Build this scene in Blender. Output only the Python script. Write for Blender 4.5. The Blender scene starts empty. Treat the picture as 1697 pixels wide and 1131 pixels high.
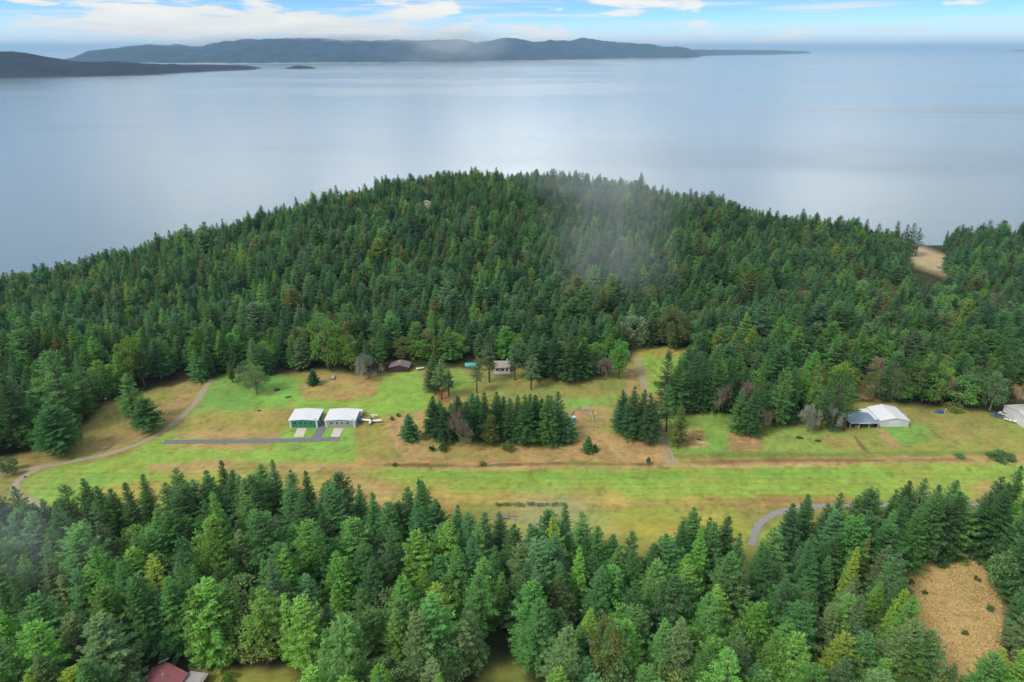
import bpy, math, random
import numpy as np

random.seed(7)
RNG = np.random.default_rng(11)
scene = bpy.context.scene
COL = scene.collection
PI = math.pi

# ------------------------------------------------------------------ camera
CAM_H = 150.0                     # above the airfield; the sea lies 40 m lower
SEA_Z = -40.0
W_PX, H_PX, F_PX = 1697.0, 1131.0, 1131.0
TH = math.atan((565.5 - 79.0) / F_PX)     # tilt below the horizon
CT, ST = math.cos(TH), math.sin(TH)

cam_d = bpy.data.cameras.new('camera')
cam_d.sensor_width = 36.0
cam_d.lens = 24.0
cam_d.clip_start = 0.5
cam_d.clip_end = 300000.0
cam = bpy.data.objects.new('camera', cam_d)
COL.objects.link(cam)
cam.location = (0, 0, CAM_H)
cam.rotation_euler = (PI / 2 - TH, 0, 0)
scene.camera = cam

# ------------------------------------------------------------------ light
SUN_EL, SUN_AZ = math.radians(48), math.radians(-125)    # azimuth from +Y towards +X
sun_d = bpy.data.lights.new('sun', 'SUN')
sun_d.energy = 1.5
sun_d.angle = math.radians(18)
sun_d.color = (1.0, 0.95, 0.87)
sun = bpy.data.objects.new('sun', sun_d)
COL.objects.link(sun)
sun.location = (0, 0, 600)
sun.rotation_euler = (PI / 2 - SUN_EL, 0, PI - SUN_AZ)

scene.view_settings.view_transform = 'Standard'
scene.view_settings.look = 'None'
scene.view_settings.exposure = 1.08
scene.view_settings.gamma = 1.0
scene.cycles.use_denoising = True
scene.cycles.max_bounces = 6
scene.cycles.diffuse_bounces = 4
scene.cycles.glossy_bounces = 2
scene.cycles.transmission_bounces = 3
scene.cycles.volume_bounces = 0
scene.cycles.transparent_max_bounces = 8


class NT:
    """tiny node-tree helper"""
    def __init__(s, tree):
        s.t = tree
        tree.nodes.clear()

    def n(s, typ, **kw):
        nd = s.t.nodes.new(typ)
        for k, v in kw.items():
            setattr(nd, k, v)
        return nd

    def l(s, a, b):
        s.t.links.new(a, b)

    def put(s, sock, v):
        if hasattr(v, 'is_output') or hasattr(v, 'links'):
            s.l(v, sock)
        else:
            if isinstance(v, (tuple, list)) and len(v) == 3 and sock.type == 'RGBA':
                v = (*v, 1)
            sock.default_value = v

    def m(s, op, a, b=None, c=None, clamp=False):
        nd = s.n('ShaderNodeMath', operation=op, use_clamp=clamp)
        for i, v in enumerate((a, b, c)):
            if v is not None:
                s.put(nd.inputs[i], v)
        return nd.outputs[0]

    def mix(s, f, a, b, mode='MIX'):
        nd = s.n('ShaderNodeMix', data_type='RGBA', blend_type=mode)
        s.put(nd.inputs[0], f)
        s.put(nd.inputs[6], a)
        s.put(nd.inputs[7], b)
        return nd.outputs[2]

    def ramp(s, f, lo, hi, smooth=True):
        nd = s.n('ShaderNodeMapRange', interpolation_type='SMOOTHSTEP' if smooth else 'LINEAR')
        s.put(nd.inputs[0], f)
        nd.inputs[1].default_value = lo
        nd.inputs[2].default_value = hi
        return nd.outputs[0]

    def noise(s, vec, scale, detail=4, rough=0.55, dist=0.0):
        nd = s.n('ShaderNodeTexNoise')
        if vec is not None:
            s.l(vec, nd.inputs['Vector'])
        nd.inputs['Scale'].default_value = scale
        nd.inputs['Detail'].default_value = detail
        nd.inputs['Roughness'].default_value = rough
        nd.inputs['Distortion'].default_value = dist
        return nd.outputs[0]

    def xyz(s, x, y, z):
        nd = s.n('ShaderNodeCombineXYZ')
        for i, v in enumerate((x, y, z)):
            s.put(nd.inputs[i], v)
        return nd.outputs[0]


def build_world():
    w = bpy.data.worlds.new('World')
    scene.world = w
    w.use_nodes = True
    N = NT(w.node_tree)
    tc = N.n('ShaderNodeTexCoord')
    sep = N.n('ShaderNodeSeparateXYZ')
    N.l(tc.outputs['Generated'], sep.inputs[0])
    x, y, z = sep.outputs
    az = N.m('ARCTAN2', x, y)
    el = N.m('ARCSINE', z)
    # clear sky: lift the lookup a little so that the low band is blue as in the photograph
    sky = N.n('ShaderNodeTexSky', sky_type='NISHITA')
    sky.sun_disc = False
    sky.sun_elevation = SUN_EL
    sky.sun_rotation = SUN_AZ
    sky.altitude = 200
    sky.air_density = 1.0
    sky.dust_density = 0.4
    sky.ozone_density = 2.5
    zz = N.m('ADD', N.m('MULTIPLY', N.m('MAXIMUM', z, 0.0), 3.2), 0.05)
    N.l(N.xyz(x, y, zz), sky.inputs['Vector'])
    skyc = N.mix(1.0, sky.outputs[0], (0.52, 0.70, 0.74), 'MULTIPLY')
    skyc = N.mix(N.ramp(el, 0.004, 0.045), (2.5, 3.1, 3.5), skyc)
    # low cumulus bank and streaks
    v1 = N.xyz(N.m('MULTIPLY', az, 9.0), N.m('MULTIPLY', el, 58.0), 0.3)
    n1 = N.noise(v1, 1.0, 7, 0.58, 0.3)
    a0 = N.m('DIVIDE', N.m('ADD', az, 0.34), 0.25)
    e0 = N.m('DIVIDE', N.m('SUBTRACT', el, 0.024), 0.020)
    g = N.m('EXPONENT', N.m('MULTIPLY', N.m('ADD', N.m('MULTIPLY', a0, a0), N.m('MULTIPLY', e0, e0)), -1.0))
    cov = N.m('ADD', n1, N.m('MULTIPLY', g, 0.25))
    low = N.ramp(cov, 0.52, 0.63)
    v2 = N.xyz(N.m('MULTIPLY', az, 5.0), N.m('MULTIPLY', el, 120.0), 4.7)
    n2 = N.noise(v2, 1.0, 6, 0.6, 0.2)
    streak = N.m('MULTIPLY', N.ramp(n2, 0.50, 0.72), 0.75)
    low = N.m('MAXIMUM', low, streak)
    # broken overcast higher up (seen mirrored in the sea)
    den = N.m('ADD', N.m('MAXIMUM', z, 0.0), 0.12)
    v3 = N.xyz(N.m('DIVIDE', x, den), N.m('DIVIDE', y, den), 0.0)
    n3 = N.noise(v3, 0.8, 5, 0.55, 0.4)
    over = N.m('MULTIPLY', N.ramp(n3, 0.36, 0.60), 0.95)
    hi = N.ramp(el, 0.07, 0.16)
    cloud = N.m('ADD', N.m('MULTIPLY', low, N.m('SUBTRACT', 1.0, hi)), N.m('MULTIPLY', N.m('MAXIMUM', over, 0.3), hi))
    # brighter thin cloud ahead
    b1 = N.m('DIVIDE', N.m('SUBTRACT', az, 0.06), 0.34)
    b2 = N.m('DIVIDE', N.m('SUBTRACT', el, 0.20), 0.13)
    bg = N.m('EXPONENT', N.m('MULTIPLY', N.m('ADD', N.m('MULTIPLY', b1, b1), N.m('MULTIPLY', b2, b2)), -1.0))
    n4 = N.noise(v3, 1.1, 4, 0.5)
    cb = N.m('MULTIPLY', N.m('ADD', 0.64, N.m('MULTIPLY', N.m('SUBTRACT', n4, 0.5), 1.1)), N.m('ADD', 1.0, N.m('MULTIPLY', bg, 2.1)))
    lowb = N.m('ADD', 0.37, N.m('MULTIPLY', n1, 0.24))
    cbv = N.m('ADD', N.m('MULTIPLY', lowb, N.m('SUBTRACT', 1.0, hi)), N.m('MULTIPLY', cb, hi))
    cc = N.n('ShaderNodeVectorMath', operation='SCALE')
    cc.inputs[0].default_value = (6.35, 6.3, 6.05)
    N.l(cbv, cc.inputs['Scale'])
    col = N.mix(cloud, skyc, cc.outputs[0])
    # nothing but dull ground light from below the horizon
    down = N.ramp(z, -0.02, 0.0)
    col = N.mix(down, (2.2, 2.6, 3.0), col)
    bgn = N.n('ShaderNodeBackground')
    N.l(col, bgn.inputs[0])
    bgn.inputs[1].default_value = 0.14
    out = N.n('ShaderNodeOutputWorld')
    N.l(bgn.outputs[0], out.inputs[0])


build_world()

# ------------------------------------------------------------------ geometry of the view
def ray(u, v):
    xc, yc = (u - 848.5) / F_PX, (565.5 - v) / F_PX
    return xc, CT + yc * ST, -ST + yc * CT


def at(u, v, z=0.0):
    dx, dy, dz = ray(u, v)
    t = (CAM_H - z) / max(-dz, 1e-4)
    return dx * t, dy * t, z


def height_at(Y, v):
    """height of the point seen at picture row v at ground distance Y"""
    dx, dy, dz = ray(848.5, v)
    return CAM_H + dz * Y / dy


def project(x, y, z):
    d = y * CT - (z - CAM_H) * ST
    up = y * ST + (z - CAM_H) * CT
    return 848.5 + F_PX * x / d, 565.5 - F_PX * up / d, d


def srgb(r, g, b, k=1.0):
    f = lambda c: (c / 255 / 12.92 if c <= 10 else ((c / 255 + 0.055) / 1.055) ** 2.4) * k
    return f(r), f(g), f(b)


# ------------------------------------------------------------------ numpy noise
_tab = RNG.random((256, 256))


def vnoise(x, y, s, o=0):
    x = np.asarray(x) / s + 37.1 + o * 17.3
    y = np.asarray(y) / s + 11.7 + o * 9.1
    xi, yi = np.floor(x).astype(int), np.floor(y).astype(int)
    fx, fy = x - xi, y - yi
    fx, fy = fx * fx * (3 - 2 * fx), fy * fy * (3 - 2 * fy)
    g = lambda a, b: _tab[a % 256, b % 256]
    return (g(xi, yi) * (1 - fx) + g(xi + 1, yi) * fx) * (1 - fy) + (g(xi, yi + 1) * (1 - fx) + g(xi + 1, yi + 1) * fx) * fy


def fnoise(x, y, s, o=0, oct=4):
    r, a, tot = 0, 1.0, 0
    for k in range(oct):
        r = r + a * vnoise(x, y, s / 2 ** k, o + k * 3)
        tot += a
        a *= 0.55
    return r / tot


# ------------------------------------------------------------------ terrain
_crest = [(-420, 520, -39), (-200, 495, -36), (0, 474, -24), (130, 446, -15), (250, 409, -6), (440, 360, 6), (560, 326, 15), (640, 304, 20),
          (735, 289, 25), (850, 287, 26), (940, 295, 24), (1070, 311, 20), (1200, 334, 13), (1300, 368, 5),
          (1400, 376, -6), (1460, 392, -18), (1520, 404, -33), (1600, 404, -35), (1697, 410, -35), (1900, 425, -36), (2200, 440, -37)]
_TREE = 15.5
_ca, _cy, _cz = [], [], []
for u_, v_, z_ in _crest:
    zt = z_ + (_TREE if z_ > -33 else 3)
    X_, Y_, _ = at(u_, v_, zt)
    _ca.append(X_ / Y_)
    _cy.append(Y_)
    _cz.append(z_)


def smooth(t):
    t = np.clip(t, 0, 1)
    return t * t * (3 - 2 * t)


def ground_z(x, y):
    x, y = np.asarray(x, float), np.asarray(y, float)
    a = x / np.maximum(y, 60)
    yc = np.interp(a, _ca, _cy)
    zc = np.interp(a, _ca, _cz)
    y0 = 318.0
    s = (y - y0) / np.maximum(yc - y0, 20)
    up = zc * (smooth(np.clip(s, 0, 1) * 0.93 + 0.0) * 0.55 + np.clip(s, 0, 1) ** 1.15 * 0.45) / (smooth(0.93) * 0.55 + 0.45)
    beyond = np.maximum(y - yc, 0)
    fall = zc - beyond * 0.06 - (beyond ** 1.5) * 0.035
    z = np.where(s <= 1, up, fall)
    bump = (fnoise(x, y, 70, 2, 3) - 0.5) * 7.0 * smooth((y - y0) / 90) * (zc > -30)
    z = z + np.where(y > y0, bump, 0)
    return np.clip(z, -46.0, 60)


def sdf_poly(px, py, poly):
    """signed distance, negative inside"""
    d = np.full(px.shape, 1e18)
    inside = np.zeros(px.shape, bool)
    n = len(poly)
    for i in range(n):
        ax, ay = poly[i]
        bx, by = poly[(i + 1) % n]
        ex, ey = bx - ax, by - ay
        wx, wy = px - ax, py - ay
        t = np.clip((wx * ex + wy * ey) / (ex * ex + ey * ey + 1e-9), 0, 1)
        d = np.minimum(d, (wx - ex * t) ** 2 + (wy - ey * t) ** 2)
        c = ((ay <= py) & (by > py)) | ((by <= py) & (ay > py))
        with np.errstate(divide='ignore', invalid='ignore'):
            xi = ax + (py - ay) / (by - ay if by != ay else 1e-9) * ex
        inside ^= c & (px < xi)
    d = np.sqrt(d)
    return np.where(inside, -d, d)


def gp(pts):
    return [at(u, v)[:2] for u, v in pts]


OPEN = gp([(-250, 900), (-250, 815), (-90, 785), (20, 757), (70, 742), (150, 700), (175, 668), (250, 650), (345, 630), (385, 622), (440, 628), (520, 614),
           (600, 622), (640, 618), (690, 612), (715, 610), (770, 612), (800, 605), (850, 606), (900, 626), (980, 630), (1012, 618), (1046, 592), (1050, 577),
           (1145, 580), (1148, 600), (1112, 640), (1118, 682), (1160, 684), (1225, 688), (1290, 702), (1330, 705), (1400, 690), (1398, 655), (1440, 668), (1512, 672),
           (1600, 677), (1640, 684), (1800, 692), (2100, 700), (2100, 850), (1900, 1000), (1290, 1000), (600, 1000)])
BRACKEN = gp([(1476, 940), (1545, 925), (1575, 930), (1572, 880), (1606, 880), (1612, 930), (1645, 955), (1660, 1000), (1660, 1100), (1640, 1140), (1520, 1150), (1486, 1100), (1478, 1040)])

# colour patches of the ground: polygon in picture points, colour as seen, edge softness in metres
PATCH = [
    ([(20, 757), (70, 742), (150, 700), (175, 668), (250, 648), (345, 628), (322, 672), (285, 705), (240, 733), (180, 753), (100, 770), (0, 790), (-200, 830), (-200, 800)], (162, 152, 74), 2),
    ([(150, 712), (230, 690), (330, 640), (345, 632), (300, 690), (200, 722)], (182, 150, 86), 5),
    ([(35, 760), (45, 748), (68, 742), (62, 760)], (135, 95, 58), 1.5),
    ([(120, 748), (230, 715), (240, 722), (140, 755)], (184, 156, 92), 3),
    ([(26, 805), (50, 785), (200, 758), (285, 712), (380, 738), (600, 740), (610, 775), (420, 792), (260, 800), (200, 830), (75, 838)], (138, 182, 50), 2),
    ([(75, 812), (150, 780), (230, 775), (180, 812), (110, 832)], (118, 178, 52), 5),
    ([(150, 815), (330, 790), (560, 800), (560, 850), (180, 850)], (178, 168, 66), 4),
    ([(246, 772), (330, 764), (600, 768), (600, 786), (420, 782), (256, 782)], (186, 152, 88), 2),
    ([(340, 636), (380, 622), (500, 625), (490, 660), (470, 684), (330, 690), (300, 700)], (104, 176, 58), 2.5),
    ([(420, 655), (500, 650), (500, 668), (440, 680)], (120, 190, 50), 4),
    ([(330, 685), (480, 680), (476, 716), (290, 716)], (160, 160, 64), 2.5),
    ([(420, 680), (475, 684), (470, 700), (420, 700)], (172, 156, 74), 3),
    ([(292, 715), (400, 711), (474, 714), (466, 727), (290, 729)], (190, 156, 92), 1.5),
    ([(280, 737), (455, 736), (455, 745), (280, 744)], (188, 158, 84), 1.2),
    ([(497, 660), (512, 624), (540, 619), (634, 625), (622, 656), (570, 663)], (184, 158, 80), 1.0),
    ([(634, 625), (690, 614), (722, 660), (700, 688), (640, 696), (600, 682), (490, 680), (488, 664), (570, 665), (624, 658)], (132, 184, 44), 1.5),
    ([(476, 708), (592, 704), (588, 750), (560, 758), (455, 752), (452, 738)], (126, 184, 52), 1.5),
    ([(592, 694), (660, 684), (642, 728), (660, 766), (590, 766)], (164, 156, 64), 2),
    ([(648, 692), (700, 680), (716, 700), (716, 738), (800, 742), (940, 742), (945, 680), (985, 674), (1015, 678), (1015, 722), (1095, 737), (1106, 766), (700, 770), (655, 748), (640, 722)], (196, 160, 94), 1.5),
    ([(700, 742), (860, 746), (860, 760), (720, 762)], (172, 158, 76), 3),
    ([(715, 612), (770, 612), (850, 605), (900, 626), (1010, 622), (1046, 595), (1062, 650), (1015, 662), (945, 674), (800, 660), (735, 660)], (148, 154, 68), 1.5),
    ([(725, 618), (770, 615), (780, 640), (745, 650)], (122, 176, 52), 3),
    ([(938, 664), (1022, 652), (1022, 672), (945, 678)], (122, 182, 56), 1.5),
    ([(1028, 600), (1046, 594), (1062, 650), (1040, 655)], (186, 150, 88), 1.5),
    ([(706, 620), (720, 622), (752, 664), (728, 674)], (160, 106, 62), 0.8),
    ([(1050, 575), (1146, 578), (1120, 640), (1085, 655), (1064, 650)], (140, 186, 50), 1.5),
    ([(1050, 574), (1146, 577), (1140, 590), (1052, 590)], (192, 176, 50), 2),
    ([(1048, 588), (1062, 588), (1072, 625), (1078, 655), (1094, 702), (1112, 742), (1126, 774), (1104, 774), (1090, 735), (1076, 700), (1064, 655), (1058, 625)], (188, 164, 112), 0.8),
    ([(1076, 656), (1098, 660), (1100, 688), (1080, 690)], (188, 138, 84), 1.2),
    ([(1108, 692), (1200, 680), (1232, 700), (1203, 715), (1206, 750), (1110, 760)], (120, 176, 54), 1.5),
    ([(1122, 722), (1140, 710), (1166, 712), (1172, 738), (1158, 744), (1128, 742)], (206, 172, 110), 0.7),
    ([(1203, 716), (1255, 722), (1270, 745), (1210, 748)], (212, 176, 108), 0.7),
    ([(1258, 698), (1420, 715), (1434, 748), (1272, 752)], (140, 176, 62), 2),
    ([(1360, 720), (1425, 716), (1440, 745), (1380, 748)], (172, 160, 72), 3),
    ([(1405, 712), (1530, 700), (1640, 688), (1900, 700), (1900, 750), (1425, 753)], (152, 164, 62), 2),
    ([(1456, 712), (1535, 705), (1545, 725), (1500, 742)], (108, 178, 60), 3),
    ([(1540, 690), (1640, 700), (1660, 725), (1560, 735)], (158, 152, 70), 5),
    ([(1452, 712), (1463, 709), (1497, 744), (1482, 748)], (194, 154, 100), 0.5),
    ([(1413, 722), (1418, 722), (1436, 746), (1430, 746)], (110, 95, 55), 0.3),
    ([(1106, 752), (1290, 750), (1450, 750), (1640, 750), (1640, 756), (1106, 760)], (112, 140, 50), 0.8),
    ([(590, 764), (1105, 768), (1460, 756), (1900, 752), (1900, 764), (1450, 768), (1105, 776), (590, 778)], (184, 150, 84), 1.2),
    ([(600, 777), (1110, 772), (1460, 768), (1900, 764), (1900, 768), (1460, 773), (1110, 778), (600, 781)], (202, 176, 104), 0.7),
    ([(640, 769), (780, 771), (920, 767), (1080, 769), (1080, 771.5), (920, 769.5), (780, 774), (640, 772)], (118, 92, 54), 0.4),
    ([(1140, 764), (1300, 760), (1460, 760), (1460, 766), (1300, 766), (1140, 769)], (140, 100, 62), 0.5),
    ([(1480, 760), (1610, 759), (1612, 764), (1482, 765)], (150, 112, 76), 0.5),
    ([(600, 781), (1110, 778), (1700, 768), (2000, 768), (2000, 812), (1600, 824), (1300, 826), (1200, 834), (820, 834), (640, 805)], (142, 182, 44), 2),
    ([(640, 786), (1100, 783), (1500, 778), (1500, 786), (1100, 794), (700, 796)], (120, 174, 40), 3),
    ([(560, 790), (640, 800), (740, 834), (640, 850), (560, 830)], (192, 164, 88), 4),
    ([(700, 812), (1000, 822), (1170, 828), (1170, 842), (900, 842), (740, 834)], (190, 164, 72), 3),
    ([(850, 842), (1200, 842), (1240, 860), (1240, 885), (900, 900), (850, 880)], (160, 172, 48), 3),
    ([(920, 868), (1100, 872), (1180, 858), (1190, 880), (1000, 900)], (190, 176, 42), 3),
    ([(1160, 826), (1330, 824), (1420, 826), (1420, 838), (1290, 838), (1200, 836)], (178, 142, 72), 1.5),
    ([(1258, 890), (1290, 864), (1340, 848), (1345, 900), (1280, 930)], (158, 178, 46), 1.5),
    ([(1600, 800), (1660, 800), (1670, 840), (1590, 840)], (188, 160, 84), 4),
    ([(1585, 846), (1645, 846), (1650, 890), (1612, 930), (1570, 930)], (112, 92, 58), 2),
    ([(330, 1108), (480, 1100), (500, 1180), (330, 1200)], (158, 162, 56), 2),
    ([(790, 1100), (880, 1095), (880, 1180), (790, 1180)], (138, 150, 56), 2),
]
ALB = 0.74          # seen colour -> base colour of the ground


def build_ground():
    xs = np.concatenate([np.arange(-1500, -260, 20.0), np.arange(-260, 300, 0.9), np.arange(300, 1500, 20.0)])
    ys = np.concatenate([np.arange(-400, 90, 20.0), np.arange(90, 345, 0.9), np.arange(345, 1100, 6.0)])
    X, Y = np.meshgrid(xs, ys)
    Z = ground_z(X, Y)
    Z += np.where((Y < 345) & (Y > 90), (fnoise(X, Y, 3.0, 5, 3) - 0.5) * 0.12, 0)
    x, y = X.ravel(), Y.ravel()
    wob = lambda k: (fnoise(x, y, 9, 10 + k, 4) - 0.5) * 2
    col = np.tile(np.array(srgb(92, 84, 56, 0.5)), (x.size, 1))
    floor2 = np.array(srgb(70, 86, 44, 0.5))
    n = smooth((fnoise(x, y, 14, 7) - 0.4) * 4)[:, None]
    col = col * (1 - n) + floor2 * n
    near = (y > 85) & (y < 360) & (np.abs(x) < 330)
    i = np.nonzero(near)[0]
    xi, yi = x[i], y[i]
    ci = col[i]

    def lay(poly, c, soft, k):
        nonlocal ci
        d = sdf_poly(xi, yi, poly) + wob(k)[i] * (soft * 1.6 + 0.6)
        w = smooth(0.5 - d / (2.4 * soft + 0.5))[:, None] * (0.88 if k else 1)
        ci = ci * (1 - w) + np.array(c) * w
    lay(OPEN, srgb(152, 152, 64, ALB), 2.5, 0)
    for k, (pl, c, soft) in enumerate(PATCH):
        lay(gp(pl), srgb(*c, ALB), soft, k + 1)
    lay(BRACKEN, srgb(214, 178, 108, ALB), 2.0, 77)
    # patchy wear: greener and more straw-like areas inside every patch
    dsf = sdf_poly(xi, yi, OPEN)
    w1 = smooth((fnoise(xi, yi * 1.8, 16, 91, 5) - 0.52) * 5)[:, None] * (dsf < 0)[:, None] * 0.28
    ci = ci * (1 - w1) + np.array(srgb(186, 160, 78, ALB)) * w1
    w2 = smooth((fnoise(xi, yi * 1.6, 11, 95, 5) - 0.55) * 5)[:, None] * (dsf < 0)[:, None] * 0.38
    ci = ci * (1 - w2) + np.array(srgb(112, 160, 44, ALB)) * w2
    # mower passes and wheel tracks running along the strip
    along = (yi > 196) & (yi < 226)
    mow = np.sin((yi + (fnoise(xi, yi, 40, 71, 2) - 0.5) * 3) * 2 * PI / 3.4) * 0.05 + (vnoise(xi * 0.08, yi, 0.9, 72) - 0.5) * 0.14
    ci = ci * (1 + (mow * along + (vnoise(xi, yi, 1.3, 73) - 0.5) * 0.22 + (fnoise(xi, yi, 5, 74, 3) - 0.5) * 0.27)[:, None])
    tuss = smooth((fnoise(xi, yi, 2.2, 75, 3) - 0.62) * 8)[:, None] * (dsf < 0)[:, None] * 0.5
    ci = ci * (1 - tuss) + np.array(srgb(120, 116, 52, ALB)) * tuss
    col[i] = ci
    # far meadow by the shore on the right, and small clearings on the hill
    for (u0, v0, zz, ru, rv, c) in [(1548, 440, -30, 60, 58, (196, 178, 128)), (548, 494, 12, 14, 7, (176, 150, 100)), (712, 350, 20, 16, 8, (110, 84, 56)),
                                    (1360, 640, 0, 30, 24, (150, 120, 72)), (1690, 640, 0, 30, 30, (170, 145, 96)), (1440, 650, 0, 40, 14, (170, 140, 72))]:
        cx, cy, _ = at(u0, v0, zz)
        ex = abs(at(u0 + ru, v0, zz)[0] - cx)
        ey = abs(at(u0, v0 - rv, zz)[1] - cy)
        r = np.sqrt(((x - cx) / ex) ** 2 + ((y - cy) / ey) ** 2) + wob(60) * 0.3
        w = smooth((1.15 - r) * 3)[:, None]
        col = col * (1 - w) + np.array(srgb(*c, ALB)) * w
    ny, nx = X.shape
    me = bpy.data.meshes.new('ground')
    co = np.stack([x, y, Z.ravel()], 1).astype(np.float32)
    idx = np.arange(nx * ny).reshape(ny, nx)
    q = np.stack([idx[:-1, :-1], idx[:-1, 1:], idx[1:, 1:], idx[1:, :-1]], -1).reshape(-1, 4)
    fill(me, co, q)
    a = me.attributes.new('soil', 'FLOAT_COLOR', 'POINT')
    a.data.foreach_set('color', np.concatenate([col, np.ones((x.size, 1))], 1).astype(np.float32).ravel())
    me.polygons.foreach_set('use_smooth', np.ones(len(q), bool))
    m = bpy.data.materials.new('ground')
    m.use_nodes = True
    N = NT(m.node_tree)
    at_ = N.n('ShaderNodeAttribute', attribute_name='soil')
    tc = N.n('ShaderNodeTexCoord')
    P = tc.outputs['Object']
    mp = N.n('ShaderNodeMapping')
    mp.inputs['Scale'].default_value = (0.45, 1, 1)
    N.l(P, mp.inputs[0])
    f1 = N.noise(mp.outputs[0], 0.9, 6, 0.65)
    f2 = N.noise(P, 0.11, 5, 0.6)
    f3 = N.noise(P, 3.2, 4, 0.7)
    k = N.m('ADD', N.m('MULTIPLY', f1, 0.75), N.m('ADD', N.m('MULTIPLY', f2, 0.55), N.m('MULTIPLY', f3, 0.7)))
    k = N.ramp(k, 0.55, 1.45, False)
    cc = N.mix(1.0, at_.outputs['Color'], N.mix(k, (0.52, 0.55, 0.5), (1.48, 1.42, 1.35)), 'MULTIPLY')
    hue = N.n('ShaderNodeHueSaturation')
    N.l(cc, hue.inputs['Color'])
    N.l(N.m('ADD', 0.462, N.m('MULTIPLY', f2, 0.06)), hue.inputs['Hue'])
    hue.inputs['Saturation'].default_value = 0.88
    b = N.n('ShaderNodeBsdfPrincipled')
    N.l(hue.outputs[0], b.inputs['Base Color'])
    b.inputs['Roughness'].default_value = 0.95
    b.inputs['Specular IOR Level'].default_value = 0.1
    bp = N.n('ShaderNodeBump')
    bp.inputs['Strength'].default_value = 0.6
    bp.inputs['Distance'].default_value = 0.35
    N.l(N.m('ADD', f1, f3), bp.inputs['Height'])
    N.l(bp.outputs[0], b.inputs['Normal'])
    o = N.n('ShaderNodeOutputMaterial')
    N.l(b.outputs[0], o.inputs[0])
    me.materials.append(m)
    g = bpy.data.objects.new('ground', me)
    COL.objects.link(g)
    g['kind'] = 'structure'
    return g


def fill(me, co, quads=None, tris=None):
    """fast mesh fill from numpy arrays"""
    co = np.asarray(co, np.float32)
    parts, starts, tot = [], [], 0
    for f in (quads, tris):
        if f is not None and len(f):
            f = np.asarray(f, np.int32)
            k = f.shape[1]
            parts.append(f.ravel())
            starts.append(np.arange(len(f), dtype=np.int32) * k + tot)
            tot += f.size
    li = np.concatenate(parts)
    ls = np.concatenate(starts)
    me.vertices.add(len(co))
    me.vertices.foreach_set('co', co.ravel())
    me.loops.add(len(li))
    me.loops.foreach_set('vertex_index', li)
    me.polygons.add(len(ls))
    me.polygons.foreach_set('loop_start', ls)
    me.update(calc_edges=True)
    me.validate()


# ------------------------------------------------------------------ materials
def mat(name, col, rough=0.7, metal=0.0, var=0.15, scale=1.5, spec=0.3, bump=0.0, streak=None, seams=None):
    m = bpy.data.materials.new(name)
    m.use_nodes = True
    N = NT(m.node_tree)
    tc = N.n('ShaderNodeTexCoord')
    P = tc.outputs['Object']
    if streak:
        mp = N.n('ShaderNodeMapping')
        mp.inputs['Scale'].default_value = streak
        N.l(P, mp.inputs[0])
        P = mp.outputs[0]
    f = N.noise(P, scale, 5, 0.62)
    g = N.ramp(f, 0.25, 0.75, False)
    lo = tuple(c * (1 - var) for c in col)
    hi = tuple(min(c * (1 + var), 0.95) for c in col)
    b = N.n('ShaderNodeBsdfPrincipled')
    colr = N.mix(g, lo, hi)
    if seams:                       # joints of the metal sheets: period and axis
        sp = N.n('ShaderNodeSeparateXYZ')
        N.l(tc.outputs['Object'], sp.inputs[0])
        fr = N.m('FRACT', N.m('DIVIDE', sp.outputs[seams[1]], seams[0]))
        ln = N.m('LESS_THAN', fr, 0.16)
        dirt = N.noise(tc.outputs['Object'], 0.35, 5, 0.7)
        colr = N.mix(N.m('MULTIPLY', ln, 0.30), colr, (0.2, 0.2, 0.2))
        colr = N.mix(N.m('MULTIPLY', N.ramp(dirt, 0.5, 0.75), 0.22), colr, (0.30, 0.28, 0.25))
    N.l(colr, b.inputs['Base Color'])
    b.inputs['Roughness'].default_value = rough
    b.inputs['Metallic'].default_value = metal
    b.inputs['Specular IOR Level'].default_value = spec
    if bump:
        bp = N.n('ShaderNodeBump')
        bp.inputs['Strength'].default_value = 0.5
        bp.inputs['Distance'].default_value = bump
        N.l(f, bp.inputs['Height'])
        N.l(bp.outputs[0], b.inputs['Normal'])
    o = N.n('ShaderNodeOutputMaterial')
    N.l(b.outputs[0], o.inputs[0])
    return m


def foliage(name, scale=0.5, trans=0.45, lo=(0.62, 0.68, 0.72), hi=(1.5, 1.34, 1.12)):
    """leaf colour = the tint given to each tree, varied from clump to clump and leaf to leaf"""
    m = bpy.data.materials.new(name)
    m.use_nodes = True
    N = NT(m.node_tree)
    a = N.n('ShaderNodeAttribute', attribute_name='tint', attribute_type='INSTANCER')
    lf = N.n('ShaderNodeAttribute', attribute_name='leaf', attribute_type='GEOMETRY')
    tc = N.n('ShaderNodeTexCoord')
    f = N.noise(tc.outputs['Object'], scale, 3, 0.6)
    k = N.m('ADD', N.m('MULTIPLY', lf.outputs['Fac'], 0.6), N.m('MULTIPLY', f, 0.8))
    k = N.ramp(k, 0.3, 1.1, False)
    c = N.mix(1.0, a.outputs['Color'], N.mix(k, lo, hi), 'MULTIPLY')
    b = N.n('ShaderNodeBsdfPrincipled')
    N.l(c, b.inputs['Base Color'])
    b.inputs['Roughness'].default_value = 0.75
    b.inputs['Specular IOR Level'].default_value = 0.15
    t = N.n('ShaderNodeBsdfTranslucent')
    N.l(c, t.inputs[0])
    mx = N.n('ShaderNodeMixShader')
    mx.inputs[0].default_value = trans
    N.l(b.outputs[0], mx.inputs[1])
    N.l(t.outputs[0], mx.inputs[2])
    o = N.n('ShaderNodeOutputMaterial')
    N.l(mx.outputs[0], o.inputs[0])
    return m


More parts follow.
